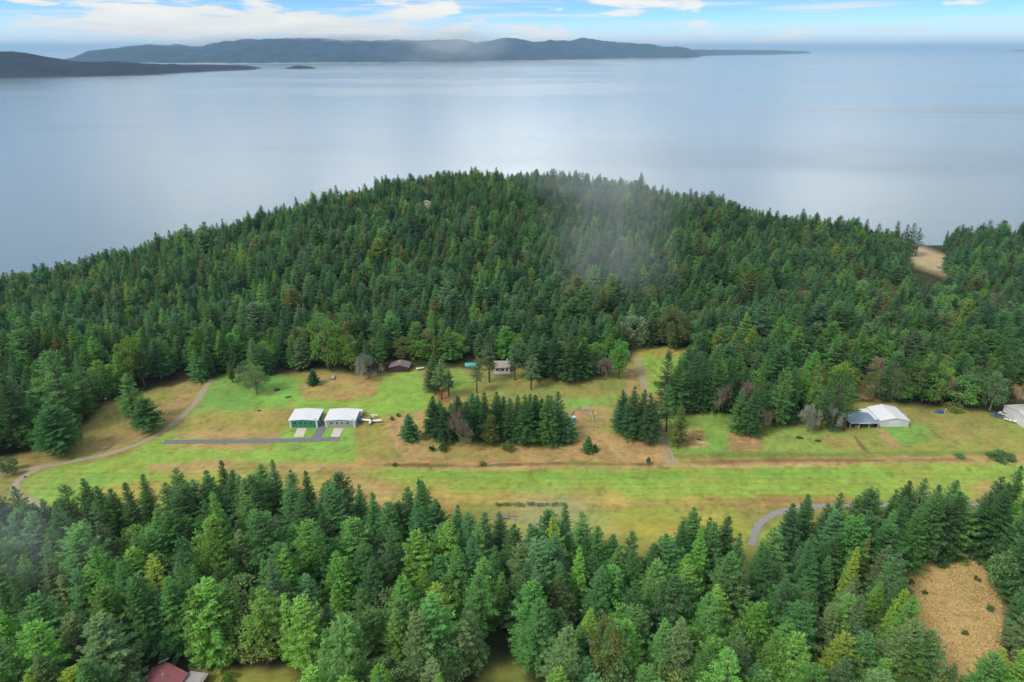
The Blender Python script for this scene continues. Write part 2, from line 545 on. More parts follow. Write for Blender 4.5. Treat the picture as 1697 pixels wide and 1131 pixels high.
M = {}
M['needles'] = foliage('needles', 0.45)
M['leaves'] = foliage('leaves', 0.6, 0.38)
M['bark'] = mat('bark', (0.10, 0.075, 0.055), 0.9, var=0.4, scale=2, spec=0.1)
M['red_bark'] = mat('red_bark', (0.16, 0.08, 0.05), 0.8, var=0.4, scale=2, spec=0.1)
M['grey_bark'] = mat('grey_bark', (0.20, 0.18, 0.14), 0.9, var=0.35, scale=1.5, spec=0.1)
M['tan_twigs'] = mat('tan_twigs', (0.22, 0.18, 0.13), 0.9, var=0.35, scale=1.5, spec=0.1)
M['lichen_twigs'] = mat('lichen_twigs', (0.24, 0.27, 0.20), 0.9, var=0.3, scale=1.5, spec=0.1)
M['white_metal'] = mat('white_metal', (0.60, 0.61, 0.62), 0.45, var=0.05, scale=0.4, streak=(1.5, 0.2, 1), seams=(1.5, 1))
M['white_wall'] = mat('white_wall', (0.52, 0.54, 0.55), 0.6, var=0.06, scale=0.8)
M['green_wall'] = mat('green_wall', (0.035, 0.19, 0.13), 0.6, var=0.12, scale=0.8)
M['grey_wall'] = mat('grey_wall', (0.30, 0.30, 0.31), 0.6, var=0.08, scale=0.8)
M['blue_roof'] = mat('blue_roof', (0.19, 0.24, 0.30), 0.5, var=0.08, scale=0.5)
M['brown_roof'] = mat('brown_roof', (0.17, 0.13, 0.12), 0.85, var=0.2, scale=1.2)
M['brown_wall'] = mat('brown_wall', (0.055, 0.04, 0.035), 0.8, var=0.2)
M['shingle'] = mat('shingle', (0.30, 0.26, 0.23), 0.9, var=0.25, scale=1.4)
M['cream_wall'] = mat('cream_wall', (0.55, 0.47, 0.40), 0.8, var=0.1)
M['teal_roof'] = mat('teal_roof', (0.06, 0.36, 0.36), 0.5, var=0.12)
M['red_roof'] = mat('red_roof', (0.40, 0.145, 0.15), 0.6, var=0.13, scale=0.7, streak=(0.3, 2.5, 1))
M['pink_roof'] = mat('pink_roof', (0.50, 0.455, 0.44), 0.6, var=0.1)
M['deck_wood'] = mat('deck_wood', (0.36, 0.34, 0.33), 0.9, var=0.25, scale=2.0, streak=(3, 0.3, 1))
M['wood'] = mat('wood', (0.24, 0.16, 0.10), 0.85, var=0.3, scale=2.0)
M['dark_wood'] = mat('dark_wood', (0.05, 0.04, 0.03), 0.9, var=0.3)
M['earth'] = mat('earth', (0.07, 0.05, 0.03), 1.0, var=0.5, scale=4, spec=0.05, bump=0.1)
M['glass'] = mat('glass', (0.02, 0.025, 0.03), 0.12, var=0.05, spec=0.6)
M['dark_gap'] = mat('dark_gap', (0.02, 0.02, 0.02), 0.9, var=0.2)
M['gravel'] = mat('gravel', srgb(186, 170, 142, 0.62), 0.95, var=0.22, scale=1.1, spec=0.1, bump=0.05)
M['asphalt'] = mat('asphalt', (0.15, 0.15, 0.16), 0.9, var=0.16, scale=0.7, spec=0.15)
M['road_grey'] = mat('road_grey', (0.235, 0.23, 0.215), 0.9, var=0.12, scale=0.7, spec=0.15)
M['concrete'] = mat('concrete', (0.50, 0.44, 0.36), 0.9, var=0.2, scale=0.9, spec=0.1)
M['pale_concrete'] = mat('pale_concrete', (0.50, 0.47, 0.41), 0.9, var=0.1, scale=0.9, spec=0.1)
M['white_paint'] = mat('white_paint', (0.62, 0.62, 0.61), 0.35, var=0.04, spec=0.5)
M['blue_paint'] = mat('blue_paint', (0.05, 0.11, 0.28), 0.35, var=0.08, spec=0.5)
M['grey_paint'] = mat('grey_paint', (0.25, 0.28, 0.31), 0.35, var=0.08, spec=0.5)
M['rubber'] = mat('rubber', (0.02, 0.02, 0.02), 0.8, var=0.2)
M['steel'] = mat('steel', (0.45, 0.45, 0.46), 0.5, metal=0.3, var=0.15)
M['teal_plastic'] = mat('teal_plastic', (0.08, 0.42, 0.44), 0.5, var=0.1)
M['tarp_blue'] = mat('tarp_blue', (0.03, 0.07, 0.18), 0.6, var=0.3, scale=3)
M['driftwood'] = mat('driftwood', (0.30, 0.25, 0.21), 0.95, var=0.4, scale=2)
M['straw'] = foliage('straw', 0.3, 0.3, (0.80, 0.78, 0.74), (1.20, 1.20, 1.16))


# ------------------------------------------------------------------ object helpers
class MB:
    """collects boxes, prisms and tubes; build() links them as ONE mesh object"""
    def __init__(s):
        s.v, s.f = [], []

    def add(s, vs, fs):
        o = len(s.v)
        s.v += [tuple(p) for p in vs]
        s.f += [tuple(i + o for i in f) for f in fs]
        return s

    def box(s, x0, x1, y0, y1, z0, z1):
        return s.add([(x0, y0, z0), (x1, y0, z0), (x1, y1, z0), (x0, y1, z0), (x0, y0, z1), (x1, y0, z1), (x1, y1, z1), (x0, y1, z1)],
                     [(0, 3, 2, 1), (4, 5, 6, 7), (0, 1, 5, 4), (1, 2, 6, 5), (2, 3, 7, 6), (3, 0, 4, 7)])

    def prism(s, prof, a0, a1, axis='y'):
        """profile of (p, z) points extruded along an axis"""
        n = len(prof)
        mk = (lambda p, a: (p[0], a, p[1])) if axis == 'y' else (lambda p, a: (a, p[0], p[1]))
        vs = [mk(p, a0) for p in prof] + [mk(p, a1) for p in prof]
        fs = [tuple(range(n)), tuple(range(2 * n - 1, n - 1, -1))]
        fs += [(i, n + i, n + (i + 1) % n, (i + 1) % n) for i in range(n)]
        return s.add(vs, fs)

    def tube(s, a, b, r0, r1=None, n=6):
        r1 = r0 if r1 is None else r1
        a, b = np.array(a, float), np.array(b, float)
        d = b - a
        d /= np.linalg.norm(d) + 1e-9
        h = np.array([1, 0, 0]) if abs(d[0]) < 0.8 else np.array([0, 1, 0])
        p = np.cross(d, h)
        p /= np.linalg.norm(p)
        q = np.cross(d, p)
        vs = []
        for c, r in ((a, r0), (b, r1)):
            vs += [c + (p * math.cos(2 * PI * i / n) + q * math.sin(2 * PI * i / n)) * r for i in range(n)]
        fs = [(i, (i + 1) % n, n + (i + 1) % n, n + i) for i in range(n)] + [tuple(range(n - 1, -1, -1)), tuple(range(n, 2 * n))]
        return s.add(vs, fs)

    def loft(s, rings, cap=True):
        n = len(rings[0])
        vs = [p for r in rings for p in r]
        fs = []
        for k in range(len(rings) - 1):
            fs += [(k * n + i, k * n + (i + 1) % n, (k + 1) * n + (i + 1) % n, (k + 1) * n + i) for i in range(n)]
        if cap:
            fs += [tuple(range(n - 1, -1, -1)), tuple(range((len(rings) - 1) * n, len(rings) * n))]
        return s.add(vs, fs)

    def mesh(s, name, m):
        me = bpy.data.meshes.new(name)
        me.from_pydata(s.v, [], s.f)
        me.materials.append(m)
        me.update()
        return me

    def build(s, name, m, parent=None, bevel=0.0, smooth_=False):
        import bmesh
        me = s.mesh(name, m)
        bm = bmesh.new()
        bm.from_mesh(me)
        bmesh.ops.recalc_face_normals(bm, faces=bm.faces)
        if bevel:
            bmesh.ops.bevel(bm, geom=list(bm.edges), offset=bevel, segments=1, affect='EDGES', clamp_overlap=True)
        bm.to_mesh(me)
        bm.free()
        if smooth_:
            me.polygons.foreach_set('use_smooth', np.ones(len(me.polygons), bool))
        o = bpy.data.objects.new(name, me)
        COL.objects.link(o)
        if parent:
            o.parent = parent
        return o


def tag(o, label, cat, group=None):
    o['label'] = label
    o['category'] = cat
    if group:
        o['group'] = group
    return o


def thing(name, label, cat, loc=(0, 0, 0), rz=0.0, group=None, scale=None):
    o = bpy.data.objects.new(name, None)
    COL.objects.link(o)
    o.empty_display_size = 0.5
    o.location = loc
    o.rotation_euler = (0, 0, rz)
    if scale:
        o.scale = scale
    return tag(o, label, cat, group)


# ------------------------------------------------------------------ sea, islands
def build_sea():
    mb = MB()
    S = 80000.0
    mb.add([(-S, -6000, SEA_Z), (S, -6000, SEA_Z), (S, S, SEA_Z), (-S, S, SEA_Z)], [(0, 1, 2, 3)])
    m = bpy.data.materials.new('sea_water')
    m.use_nodes = True
    N = NT(m.node_tree)
    tc = N.n('ShaderNodeTexCoord')
    P = tc.outputs['Object']
    mp = N.n('ShaderNodeMapping')
    mp.inputs['Scale'].default_value = (0.00028, 0.0007, 1)
    N.l(P, mp.inputs[0])
    lanes = N.noise(mp.outputs[0], 1.0, 5, 0.55, 0.8)
    lane = N.ramp(lanes, 0.48, 0.72)
    mp2 = N.n('ShaderNodeMapping')
    mp2.inputs['Scale'].default_value = (0.10, 0.22, 1)
    N.l(P, mp2.inputs[0])
    w1 = N.noise(mp2.outputs[0], 1.0, 3, 0.6)
    w2 = N.noise(P, 0.012, 3, 0.5)
    b = N.n('ShaderNodeBsdfPrincipled')
    b.inputs['Base Color'].default_value = (0.085, 0.15, 0.185, 1)
    b.inputs['IOR'].default_value = 2.4
    b.inputs['Specular IOR Level'].default_value = 0.5
    rg = N.m('ADD', 0.16, N.m('MULTIPLY', lane, 0.12))
    N.l(rg, b.inputs['Roughness'])
    bp = N.n('ShaderNodeBump')
    bp.inputs['Strength'].default_value = 0.55
    bp.inputs['Distance'].default_value = 0.45
    N.l(N.m('ADD', w1, N.m('MULTIPLY', w2, 0.8)), bp.inputs['Height'])
    N.l(bp.outputs[0], b.inputs['Normal'])
    o = N.n('ShaderNodeOutputMaterial')
    N.l(b.outputs[0], o.inputs[0])
    s = mb.build('sea', m)
    s['kind'] = 'structure'


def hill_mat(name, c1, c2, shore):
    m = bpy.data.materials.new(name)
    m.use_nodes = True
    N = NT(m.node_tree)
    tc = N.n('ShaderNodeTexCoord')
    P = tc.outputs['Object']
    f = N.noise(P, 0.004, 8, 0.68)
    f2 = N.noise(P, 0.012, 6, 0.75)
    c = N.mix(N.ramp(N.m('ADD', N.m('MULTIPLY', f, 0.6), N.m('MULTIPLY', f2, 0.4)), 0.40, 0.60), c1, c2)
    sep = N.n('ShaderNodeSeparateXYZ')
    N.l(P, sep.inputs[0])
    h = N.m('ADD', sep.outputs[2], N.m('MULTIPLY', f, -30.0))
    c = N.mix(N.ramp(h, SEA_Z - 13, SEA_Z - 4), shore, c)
    b = N.n('ShaderNodeBsdfPrincipled')
    N.l(c, b.inputs['Base Color'])
    b.inputs['Roughness'].default_value = 1.0
    b.inputs['Specular IOR Level'].default_value = 0.0
    o = N.n('ShaderNodeOutputMaterial')
    N.l(b.outputs[0], o.inputs[0])
    return m


def far_land(name, prof, depth, material, rough, seed):
    """land across the water: prof = (u, v of skyline, v of shore); a real ridge with a back slope"""
    us = np.array([p[0] for p in prof], float)
    step = 1.3
    uu = np.arange(us[0], us[-1] + step, step)
    vt = np.interp(uu, us, [p[1] for p in prof])
    vb = np.interp(uu, us, [p[2] for p in prof])
    rows = 15
    co = []
    for k, u in enumerate(uu):
        x0, y0, _ = at(u, vb[k], SEA_Z)
        dx = x0 / y0
        yr = y0 + depth
        zr = max(height_at(yr, vt[k]), SEA_Z + 2)
        for j in range(rows):
            s = j / (rows - 1)
            if s <= 0.7:
                q = s / 0.7
                y = y0 + depth * q
                z = SEA_Z - 3 + (zr - SEA_Z + 3) * (q ** 0.75)
            else:
                q = (s - 0.7) / 0.3
                y = yr + depth * 1.2 * q
                z = zr + (SEA_Z - 3 - zr) * q ** 1.3
            x = dx * y
            hh = (zr - SEA_Z)
            env = math.sin(min(s / 0.7, 1) * PI * 0.5) if s <= 0.7 else 1 - q
            z += (fnoise(np.array(x), np.array(y * 0.6), rough, seed, 5) - 0.5) * hh * 0.50 * env * (1 if j else 0)
            co.append((x, y, z))
    n = len(uu)
    idx = np.arange(n * rows).reshape(n, rows)
    q = np.stack([idx[:-1, :-1], idx[1:, :-1], idx[1:, 1:], idx[:-1, 1:]], -1).reshape(-1, 4)
    me = bpy.data.meshes.new(name)
    fill(me, np.array(co), q)
    me.materials.append(material)
    o = bpy.data.objects.new(name, me)
    COL.objects.link(o)
    o['kind'] = 'structure'
    return o


def build_far():
    hm = hill_mat('hazed_far_forest', (0.008, 0.024, 0.048), (0.036, 0.064, 0.095), (0.30, 0.28, 0.25))  # blue of the distant haze is mixed into these forest colours
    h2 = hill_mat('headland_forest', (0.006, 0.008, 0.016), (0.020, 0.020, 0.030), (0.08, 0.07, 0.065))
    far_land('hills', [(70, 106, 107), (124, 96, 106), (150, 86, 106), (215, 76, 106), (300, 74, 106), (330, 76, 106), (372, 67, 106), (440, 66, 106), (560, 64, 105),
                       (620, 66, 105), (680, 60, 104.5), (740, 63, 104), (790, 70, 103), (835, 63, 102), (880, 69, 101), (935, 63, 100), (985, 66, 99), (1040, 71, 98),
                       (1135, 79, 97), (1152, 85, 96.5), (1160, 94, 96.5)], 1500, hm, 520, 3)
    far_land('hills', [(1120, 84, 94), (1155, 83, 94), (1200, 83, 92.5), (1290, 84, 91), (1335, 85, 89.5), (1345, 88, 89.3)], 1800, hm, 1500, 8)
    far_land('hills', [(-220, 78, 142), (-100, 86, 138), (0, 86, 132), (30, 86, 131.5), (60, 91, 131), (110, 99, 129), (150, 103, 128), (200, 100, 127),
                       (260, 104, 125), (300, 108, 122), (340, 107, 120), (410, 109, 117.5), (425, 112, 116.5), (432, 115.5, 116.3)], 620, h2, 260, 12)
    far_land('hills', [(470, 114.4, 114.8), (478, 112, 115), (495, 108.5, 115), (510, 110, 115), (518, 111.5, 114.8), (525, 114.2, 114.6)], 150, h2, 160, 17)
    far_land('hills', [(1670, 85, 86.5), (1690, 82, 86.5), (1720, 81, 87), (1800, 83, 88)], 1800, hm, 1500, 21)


# ------------------------------------------------------------------ tree shapes
def norm(a):
    return a / (np.linalg.norm(a, axis=-1, keepdims=True) + 1e-9)


class Leaves:
    def __init__(s):
        s.p, s.d, s.sd, s.L, s.W = [], [], [], [], []

    def add(s, p, d, side, L, W):
        s.p.append(p)
        s.d.append(d)
        s.sd.append(side)
        s.L.append(L)
        s.W.append(W)

    def mesh(s, name, m, rng):
        p, d, sd = np.array(s.p), norm(np.array(s.d)), np.array(s.sd)
        L, W = np.array(s.L)[:, None], np.array(s.W)[:, None]
        sd = norm(sd - d * (sd * d).sum(1, keepdims=True))
        n = len(p)
        v = np.stack([p, p + d * L * 0.45 + sd * W * 0.5, p + d * L, p + d * L * 0.4 - sd * W * 0.5], 1).reshape(-1, 3)
        q = np.arange(n * 4).reshape(n, 4)
        me = bpy.data.meshes.new(name)
        fill(me, v, q)
        a = me.attributes.new('leaf', 'FLOAT', 'FACE')
        a.data.foreach_set('value', rng.random(len(me.polygons)).astype(np.float32))
        me.materials.append(m)
        return me


def make_conifer(seed, H=22.0, R=4.4, base=0.16, whorls=24, per=8, gap=0.0, droop=0.25, pw=0.8, dens=1.0):
    rng = np.random.default_rng(seed)
    lv = Leaves()
    wood = MB()
    # gently bent trunk
    bend = rng.normal(0, 0.012 * H, 2)
    ax = lambda h: np.array([bend[0] * (h / H) ** 2, bend[1] * (h / H) ** 2, h])
    hs = [0, H * 0.12, H * 0.35, H * 0.62, H * 0.86, H * 0.985]
    r0 = 0.017 * H
    for a, b in zip(hs[:-1], hs[1:]):
        wood.tube(ax(a), ax(b), r0 * (1 - a / H) ** 0.8 + 0.03, r0 * (1 - b / H) ** 0.8 + 0.03, 7)
    side_bias = rng.random() * 2 * PI
    for w in range(whorls):
        s = (w + rng.random() * 0.7) / whorls
        s = s ** 0.92
        h = H * (base + (0.985 - base) * s)
        prof = (1 - s) ** pw * 0.93 + 0.05
        if s < 0.16:
            prof *= 0.72 + 1.7 * s
        nb = max(4, int(per * (0.65 + 0.6 * (1 - s))))
        ph0 = rng.random() * 2 * PI
        wk = rng.uniform(0.82, 1.15)
        for k in range(nb):
            if rng.random() < gap:
                continue
            ph = ph0 + 2 * PI * (k + rng.uniform(-0.3, 0.3)) / nb
            L = R * prof * wk * rng.uniform(0.72, 1.22) * (1 + 0.12 * math.cos(ph - side_bias))
            if L < 0.35:
                L = 0.35
            o = np.array([math.cos(ph), math.sin(ph), 0.0])
            sd = np.array([-math.sin(ph), math.cos(ph), 0.0])
            pit = 0.75 * s ** 1.5 - droop * (1 - s) + rng.normal(0, 0.08)
            st = ax(h + rng.uniform(-0.2, 0.2))
            tip_up = 0.10 + 0.1 * s
            n = max(3, int(L / 0.21 * dens))
            end = st + o * L * math.cos(pit) + np.array([0, 0, L * math.sin(pit)])
            if L > 1.0:
                wood.tube(st, st + (end - st) * 0.8, 0.05 + 0.012 * L, 0.015, 3)
            for i in range(n):
                t = (i + 0.7 + rng.uniform(-0.3, 0.3)) / n
                if t < 0.22 and L > 2:
                    continue
                p = st + o * L * t * math.cos(pit) + np.array([0, 0, L * (math.sin(pit) * t + tip_up * t * t - 0.05 * t)])
                spread = (0.30 + 0.48 * (1 - t)) * min(1.0, 0.5 + L * 0.25)
                ln = (0.55 + 0.30 * L * (1 - t * 0.75)) * rng.uniform(0.75, 1.25)
                ln = min(ln * 0.86, 1.2)
                wd = rng.uniform(0.18, 0.30) * (0.8 + 0.06 * L)
                for sg in (-1, 1):
                    dr = o * rng.uniform(0.55, 1.0) + sd * sg * rng.uniform(0.5, 1.0) * (0.35 + spread) * 1.7 + np.array([0, 0, rng.normal(-0.10, 0.24)])
                    lv.add(p + rng.normal(0, 0.07, 3), dr, np.array([rng.normal(0, 0.3), rng.normal(0, 0.3), rng.normal(0, 0.45)]) + np.cross(norm(dr), [0, 0, 1]), ln, wd)
                if rng.random() < 0.5:
                    dr = o * rng.uniform(0.3, 1) + sd * rng.normal(0, 0.4) + np.array([0, 0, rng.uniform(0.15, 0.7)])
                    lv.add(p, dr, rng.normal(0, 1, 3), ln * 0.7, wd * 0.9)
                if rng.random() < 0.35 * dens:
                    dr = o * rng.uniform(0.1, .6) + sd * rng.normal(0, 0.4) + np.array([0, 0, -rng.uniform(0.3, 0.9)])
                    lv.add(p, dr, rng.normal(0, 1, 3), ln * 0.7, wd * 0.9)
            lv.add(end - o * 0.25, o + np.array([0, 0, 0.15]), sd, 0.75, 0.4)
    tp = ax(H * 0.955)
    for k in range(9):
        d = np.array([rng.normal(0, 0.28), rng.normal(0, 0.28), 1.0])
        lv.add(tp, d, rng.normal(0, 1, 3), H * 0.055, 0.28)
    return wood.mesh('trunk', M['bark']), lv.mesh('crown', M['needles'], rng)


def limb(wood, rng, p, d, L, r, depth, tips, spread=0.6, up=0.15, n=5, seg=3):
    """bent limb that forks; records its tips"""
    d = norm(d)
    q = p
    for i in range(seg):
        d = norm(d + rng.normal(0, 0.13, 3) + np.array([0, 0, up * 0.4]))
        nq = q + d * L / seg
        wood.tube(q, nq, r * (1 - 0.35 * i / seg), r * (1 - 0.35 * (i + 1) / seg), n)
        q = nq
        if depth <= 1:
            tips.append((q.copy(), d.copy(), r))
    if depth > 0:
        for k in range(rng.integers(2, 4) + (1 if depth > 2 else 0)):
            nd = norm(d + rng.normal(0, spread, 3) + np.array([0, 0, up]))
            limb(wood, rng, q, nd, L * rng.uniform(0.62, 0.85), r * 0.6, depth - 1, tips, spread, up, max(3, n - 1), seg)


def make_broadleaf(seed, H=15.0, R=6.0, clumps=20, leaves=150, bark='red_bark', size=0.55, low=0.35):
    rng = np.random.default_rng(seed)
    wood = MB()
    lv = Leaves()
    base = np.array([0, 0, 0.0])
    top = np.array([rng.normal(0, 0.4), rng.normal(0, 0.4), H * 0.26])
    wood.tube(base, top, 0.022 * H + 0.06, 0.016 * H, 8)
    for c in range(clumps):
        ph = c * 2.39996 + rng.normal(0, 0.3)
        t = (c + 0.5) / clumps
        el = math.asin(np.clip(1 - 1.80 * t, -1, 1))
        rr = rng.uniform(0.62, 0.95)
        cz = H * (0.36 + low * 0.25)
        cp = np.array([R * rr * math.cos(el) * math.cos(ph), R * rr * math.cos(el) * math.sin(ph), cz + ((H - cz - 1.2) if el > 0 else (cz - 0.10 * H)) * rr * math.sin(el)])
        mid = top * 0.4 + cp * 0.6 + rng.normal(0, 0.4, 3)
        wood.tube(top, mid, 0.011 * H, 0.006 * H, 5)
        wood.tube(mid, cp, 0.006 * H, 0.03, 4)
        br = rng.uniform(0.24, 0.40) * R
        sq = rng.uniform(0.65, 0.9)
        for i in range(int(leaves * rng.uniform(0.7, 1.3))):
            dv = norm(rng.normal(0, 1, 3))
            if dv[2] < -0.25 and rng.random() < 0.6:
                dv[2] *= -1
            p = cp + dv * br * rng.uniform(0.55, 1.08) * np.array([1, 1, sq])
            d = norm(dv + rng.normal(0, 0.8, 3))
            lv.add(p, d, rng.normal(0, 1, 3), size * rng.uniform(0.7, 1.35), size * rng.uniform(0.5, 0.9))
    return wood.mesh('trunk', M[bark]), lv.mesh('crown', M['leaves'], rng)


def make_bare(seed, H=13.0, twig='tan_twigs', bark='grey_bark', stems=3, hang=0.0, spread=0.55):
    rng = np.random.default_rng(seed)
    wood = MB()
    tips = []
    for k in range(stems):
        d = np.array([rng.normal(0, 0.28), rng.normal(0, 0.28), 1.0])
        limb(wood, rng, np.array([rng.normal(0, .3), rng.normal(0, .3), 0]), d, H * 0.30, 0.013 * H, 3, tips, spread, 0.18)
    tw = MB()
    for p, d, r in tips:
        for k in range(5):
            nd = norm(d + rng.normal(0, 0.7, 3) + np.array([0, 0, 0.25 - hang]))
            e = p + nd * rng.uniform(0.6, 1.5) * H / 13
            tw.tube(p, e, 0.045, 0.02, 3)
            for j in range(2):
                n2 = norm(nd + rng.normal(0, 0.7, 3))
                tw.tube(p + (e - p) * rng.uniform(0.3, 0.9), e + n2 * rng.uniform(0.4, 0.9), 0.035, 0.015, 3)
    return wood.mesh('trunk', M[bark]), tw.mesh('crown', M[twig])


CON = {}
CON['full'] = [make_conifer(101, 22, 5.6, 0.10, 26, 10, 0.05, 0.22, 0.86), make_conifer(102, 22, 5.2, 0.14, 25, 10, 0.10, 0.28, 0.92),
               make_conifer(103, 22, 6.0, 0.12, 24, 10, 0.12, 0.18, 0.80), make_conifer(104, 22, 5.6, 0.10, 22, 9, 0.18, 0.20, 0.88)]
CON['slim'] = [make_conifer(111, 23, 4.3, 0.12, 28, 9, 0.08, 0.28, 0.95), make_conifer(112, 24, 4.1, 0.20, 28, 9, 0.14, 0.32, 0.85)]
CON['ragged'] = [make_conifer(121, 22, 4.9, 0.18, 20, 8, 0.26, 0.30, 0.66), make_conifer(122, 23, 4.5, 0.30, 20, 7, 0.30, 0.18, 0.55)]
CON['round'] = [make_conifer(131, 19, 5.2, 0.08, 22, 10, 0.05, 0.10, 0.56), make_conifer(132, 20, 5.6, 0.14, 22, 10, 0.10, 0.05, 0.50)]
CON['open'] = [make_conifer(141, 21, 3.9, 0.36, 17, 7, 0.25, 0.20, 0.55, 0.9)]
CON['young'] = [make_conifer(151, 9, 2.7, 0.02, 16, 8, 0.03, 0.05, 0.78, 1.3)]
BRD = {'madrona': [make_broadleaf(201, 15, 5.6, 22, 170), make_broadleaf(202, 16, 6.2, 18, 190, low=0.5), make_broadleaf(203, 13, 5.0, 20, 150)],
       'oak': [make_broadleaf(211, 14, 5.8, 26, 120, 'grey_bark', 0.5, 0.2), make_broadleaf(212, 15, 5.2, 22, 130, 'grey_bark', 0.48, 0.3)],
       'shrub': [make_broadleaf(221, 4.0, 2.4, 10, 120, 'bark', 0.38, 0.1), make_broadleaf(222, 3.4, 2.6, 9, 120, 'bark', 0.36, 0.1)]}
BARE = {'bare': [make_bare(301, 13, 'tan_twigs'), make_bare(302, 12, 'tan_twigs', stems=4, spread=0.65)],
        'lichen': [make_bare(311, 13, 'lichen_twigs', stems=2, spread=0.7), make_bare(312, 12, 'lichen_twigs', stems=3, hang=0.3, spread=0.75)]}
REFH = {'full': 22, 'slim': 23.5, 'ragged': 22.5, 'round': 19.5, 'open': 21, 'young': 9, 'madrona': 15, 'oak': 14.5, 'shrub': 3.7, 'bare': 13, 'lichen': 12.5}
REFR = {'full': 5.4, 'slim': 4.1, 'ragged': 4.7, 'round': 5.4, 'open': 3.9, 'young': 2.7, 'madrona': 6.0, 'oak': 6.0, 'shrub': 2.7, 'bare': 5, 'lichen': 5}

KF = np.array((1.42, 1.86, 1.42))
TONE = {'dark green': (0.055, 0.106, 0.050), 'mid green': (0.080, 0.148, 0.056), 'blue-green': (0.066, 0.126, 0.068),
        'fresh green': (0.110, 0.190, 0.054), 'yellow-green': (0.160, 0.195, 0.045), 'grey-green': (0.100, 0.134, 0.074), 'olive': (0.125, 0.130, 0.048), 'russet': (0.16, 0.10, 0.05)}

TREES = []          # every single tree: dict with kind, position, scale, tone


def add_tree(kind, x, y, H, tone, wide=1.0, z=None, rot=None, note=None, proto=None):
    TREES.append(dict(kind=kind, x=x, y=y, z=float(ground_z(x, y)) if z is None else z, H=H, tone=tone, wide=wide, note=note,
                      rot=random.random() * 2 * PI if rot is None else rot, proto=proto))


def px_tree(kind, u, vb, vt, tone, rpx=None, note=None):
    """tree whose foot is at picture point (u, vb) on the flat ground and whose top shows at row vt"""
    x, y, _ = at(u, vb)
    H = height_at(y, vt)
    wide = 1.0
    if rpx:
        d = project(x, y, 0)[2]
        wide = (rpx * d / F_PX) / (REFR[kind] * H / REFH[kind])
    add_tree(kind, x, y, H, tone, wide, 0.0, note=note)


# ---- trees standing in the open field, each from its place in the photograph
T = 'grey-green'
px_tree('ragged', 224, 702, 618, 'mid green', 26, 'standing alone beside the curving gravel track')
px_tree('round', 246, 712, 662, 'dark green', 27, 'bushy and low, leaning on a taller conifer by the gravel track')
px_tree('round', 106, 752, 676, 'dark green', 38, 'broad, at the left forest edge above the gravel track')
px_tree('ragged', 120, 708, 584, 'mid green', 42, 'largest at the left forest edge, behind a low broad conifer')
px_tree('full', 40, 742, 620, 'dark green', 38, 'at the left edge of the far forest, tallest there')
px_tree('oak', 426, 652, 602, T, 25, 'pale, at the rear edge of lawn left of the hangars')
px_tree('oak', 408, 640, 598, T, 17, 'smaller pale one at the forest edge left of the hangars')
px_tree('young', 520, 638, 612, 'dark green', 11, 'small and alone on the tan plot behind the hangars')
px_tree('slim', 386, 634, 600, 'olive', 8, 'narrow column at the edge of the lawn behind the hangars')
px_tree('lichen', 612, 628, 580, T, 18, 'pale leafless tree left of the brown shed')
px_tree('young', 680, 728, 686, 'dark green', 17, 'alone in brown bracken right of the small plane')
for i, (u, vb, vt, k, tn, r) in enumerate([
        (718, 722, 655, 'full', 'dark green', 16), (738, 730, 676, 'full', 'dark green', 18), (762, 716, 655, 'full', 'dark green', 17), (782, 722, 650, 'full', 'mid green', 17),
        (803, 730, 648, 'slim', 'dark green', 15), (823, 720, 650, 'full', 'dark green', 17), (846, 734, 660, 'full', 'dark green', 16), (868, 736, 654, 'full', 'mid green', 17),
        (888, 728, 655, 'slim', 'dark green', 15), (906, 736, 652, 'full', 'mid green', 18), (924, 724, 648, 'full', 'blue-green', 17), (937, 732, 690, 'round', 'blue-green', 18),
        (748, 724, 668, 'full', 'mid green', 14), (856, 722, 655, 'full', 'dark green', 15), (895, 720, 660, 'full', 'dark green', 15)]):
    px_tree(k, u, vb, vt, tn, r * 1.28, 'in the grove between runway and cabin')
for u, vb, vt, k, tn, r in [(728, 712, 662, 'full', 'mid green', 17), (775, 735, 668, 'round', 'dark green', 15), (790, 712, 654, 'full', 'dark green', 19), (836, 716, 656, 'full', 'mid green', 19),
                            (878, 714, 652, 'full', 'dark green', 19), (914, 714, 656, 'full', 'dark green', 19), (815, 738, 690, 'round', 'olive', 16)]:
    px_tree(k, u, vb, vt, tn, r, 'in the rear of the grove between runway and cabin')
px_tree('bare', 764, 740, 672, T, 17, 'leafless grey tree at the front of the grove')
px_tree('young', 974, 750, 722, 'mid green', 11, 'small, alone in tan grass near the ditch')
px_tree('young', 986, 748, 736, 'mid green', 6, 'tiny, beside the small conifer in tan grass')
for u, vb, vt, tn, r in [(1030, 718, 648, 'dark green', 18), (1044, 728, 642, 'dark green', 18), (1062, 724, 645, 'dark green', 17), (1074, 735, 652, 'dark green', 17), (1082, 718, 662, 'olive', 14)]:
    px_tree('full', u, vb, vt, tn, r * 1.2, 'in the tight clump left of the two-rut track')
px_tree('full', 1124, 738, 670, 'olive', 17, 'alone in the plot right of the two-rut track')
for u, vb, vt, k, tn, r in [(1098, 690, 572, 'ragged', 'dark green', 19), (1118, 688, 592, 'full', 'mid green', 19), (1104, 716, 640, 'ragged', 'mid green', 17), (1138, 686, 600, 'full', 'dark green', 18),
                            (1158, 684, 586, 'full', 'dark green', 19), (1182, 684, 580, 'full', 'mid green', 19), (1206, 686, 590, 'full', 'dark green', 18)]:
    px_tree(k, u, vb, vt, tn, r, 'in the wood edge right of the two-rut track')
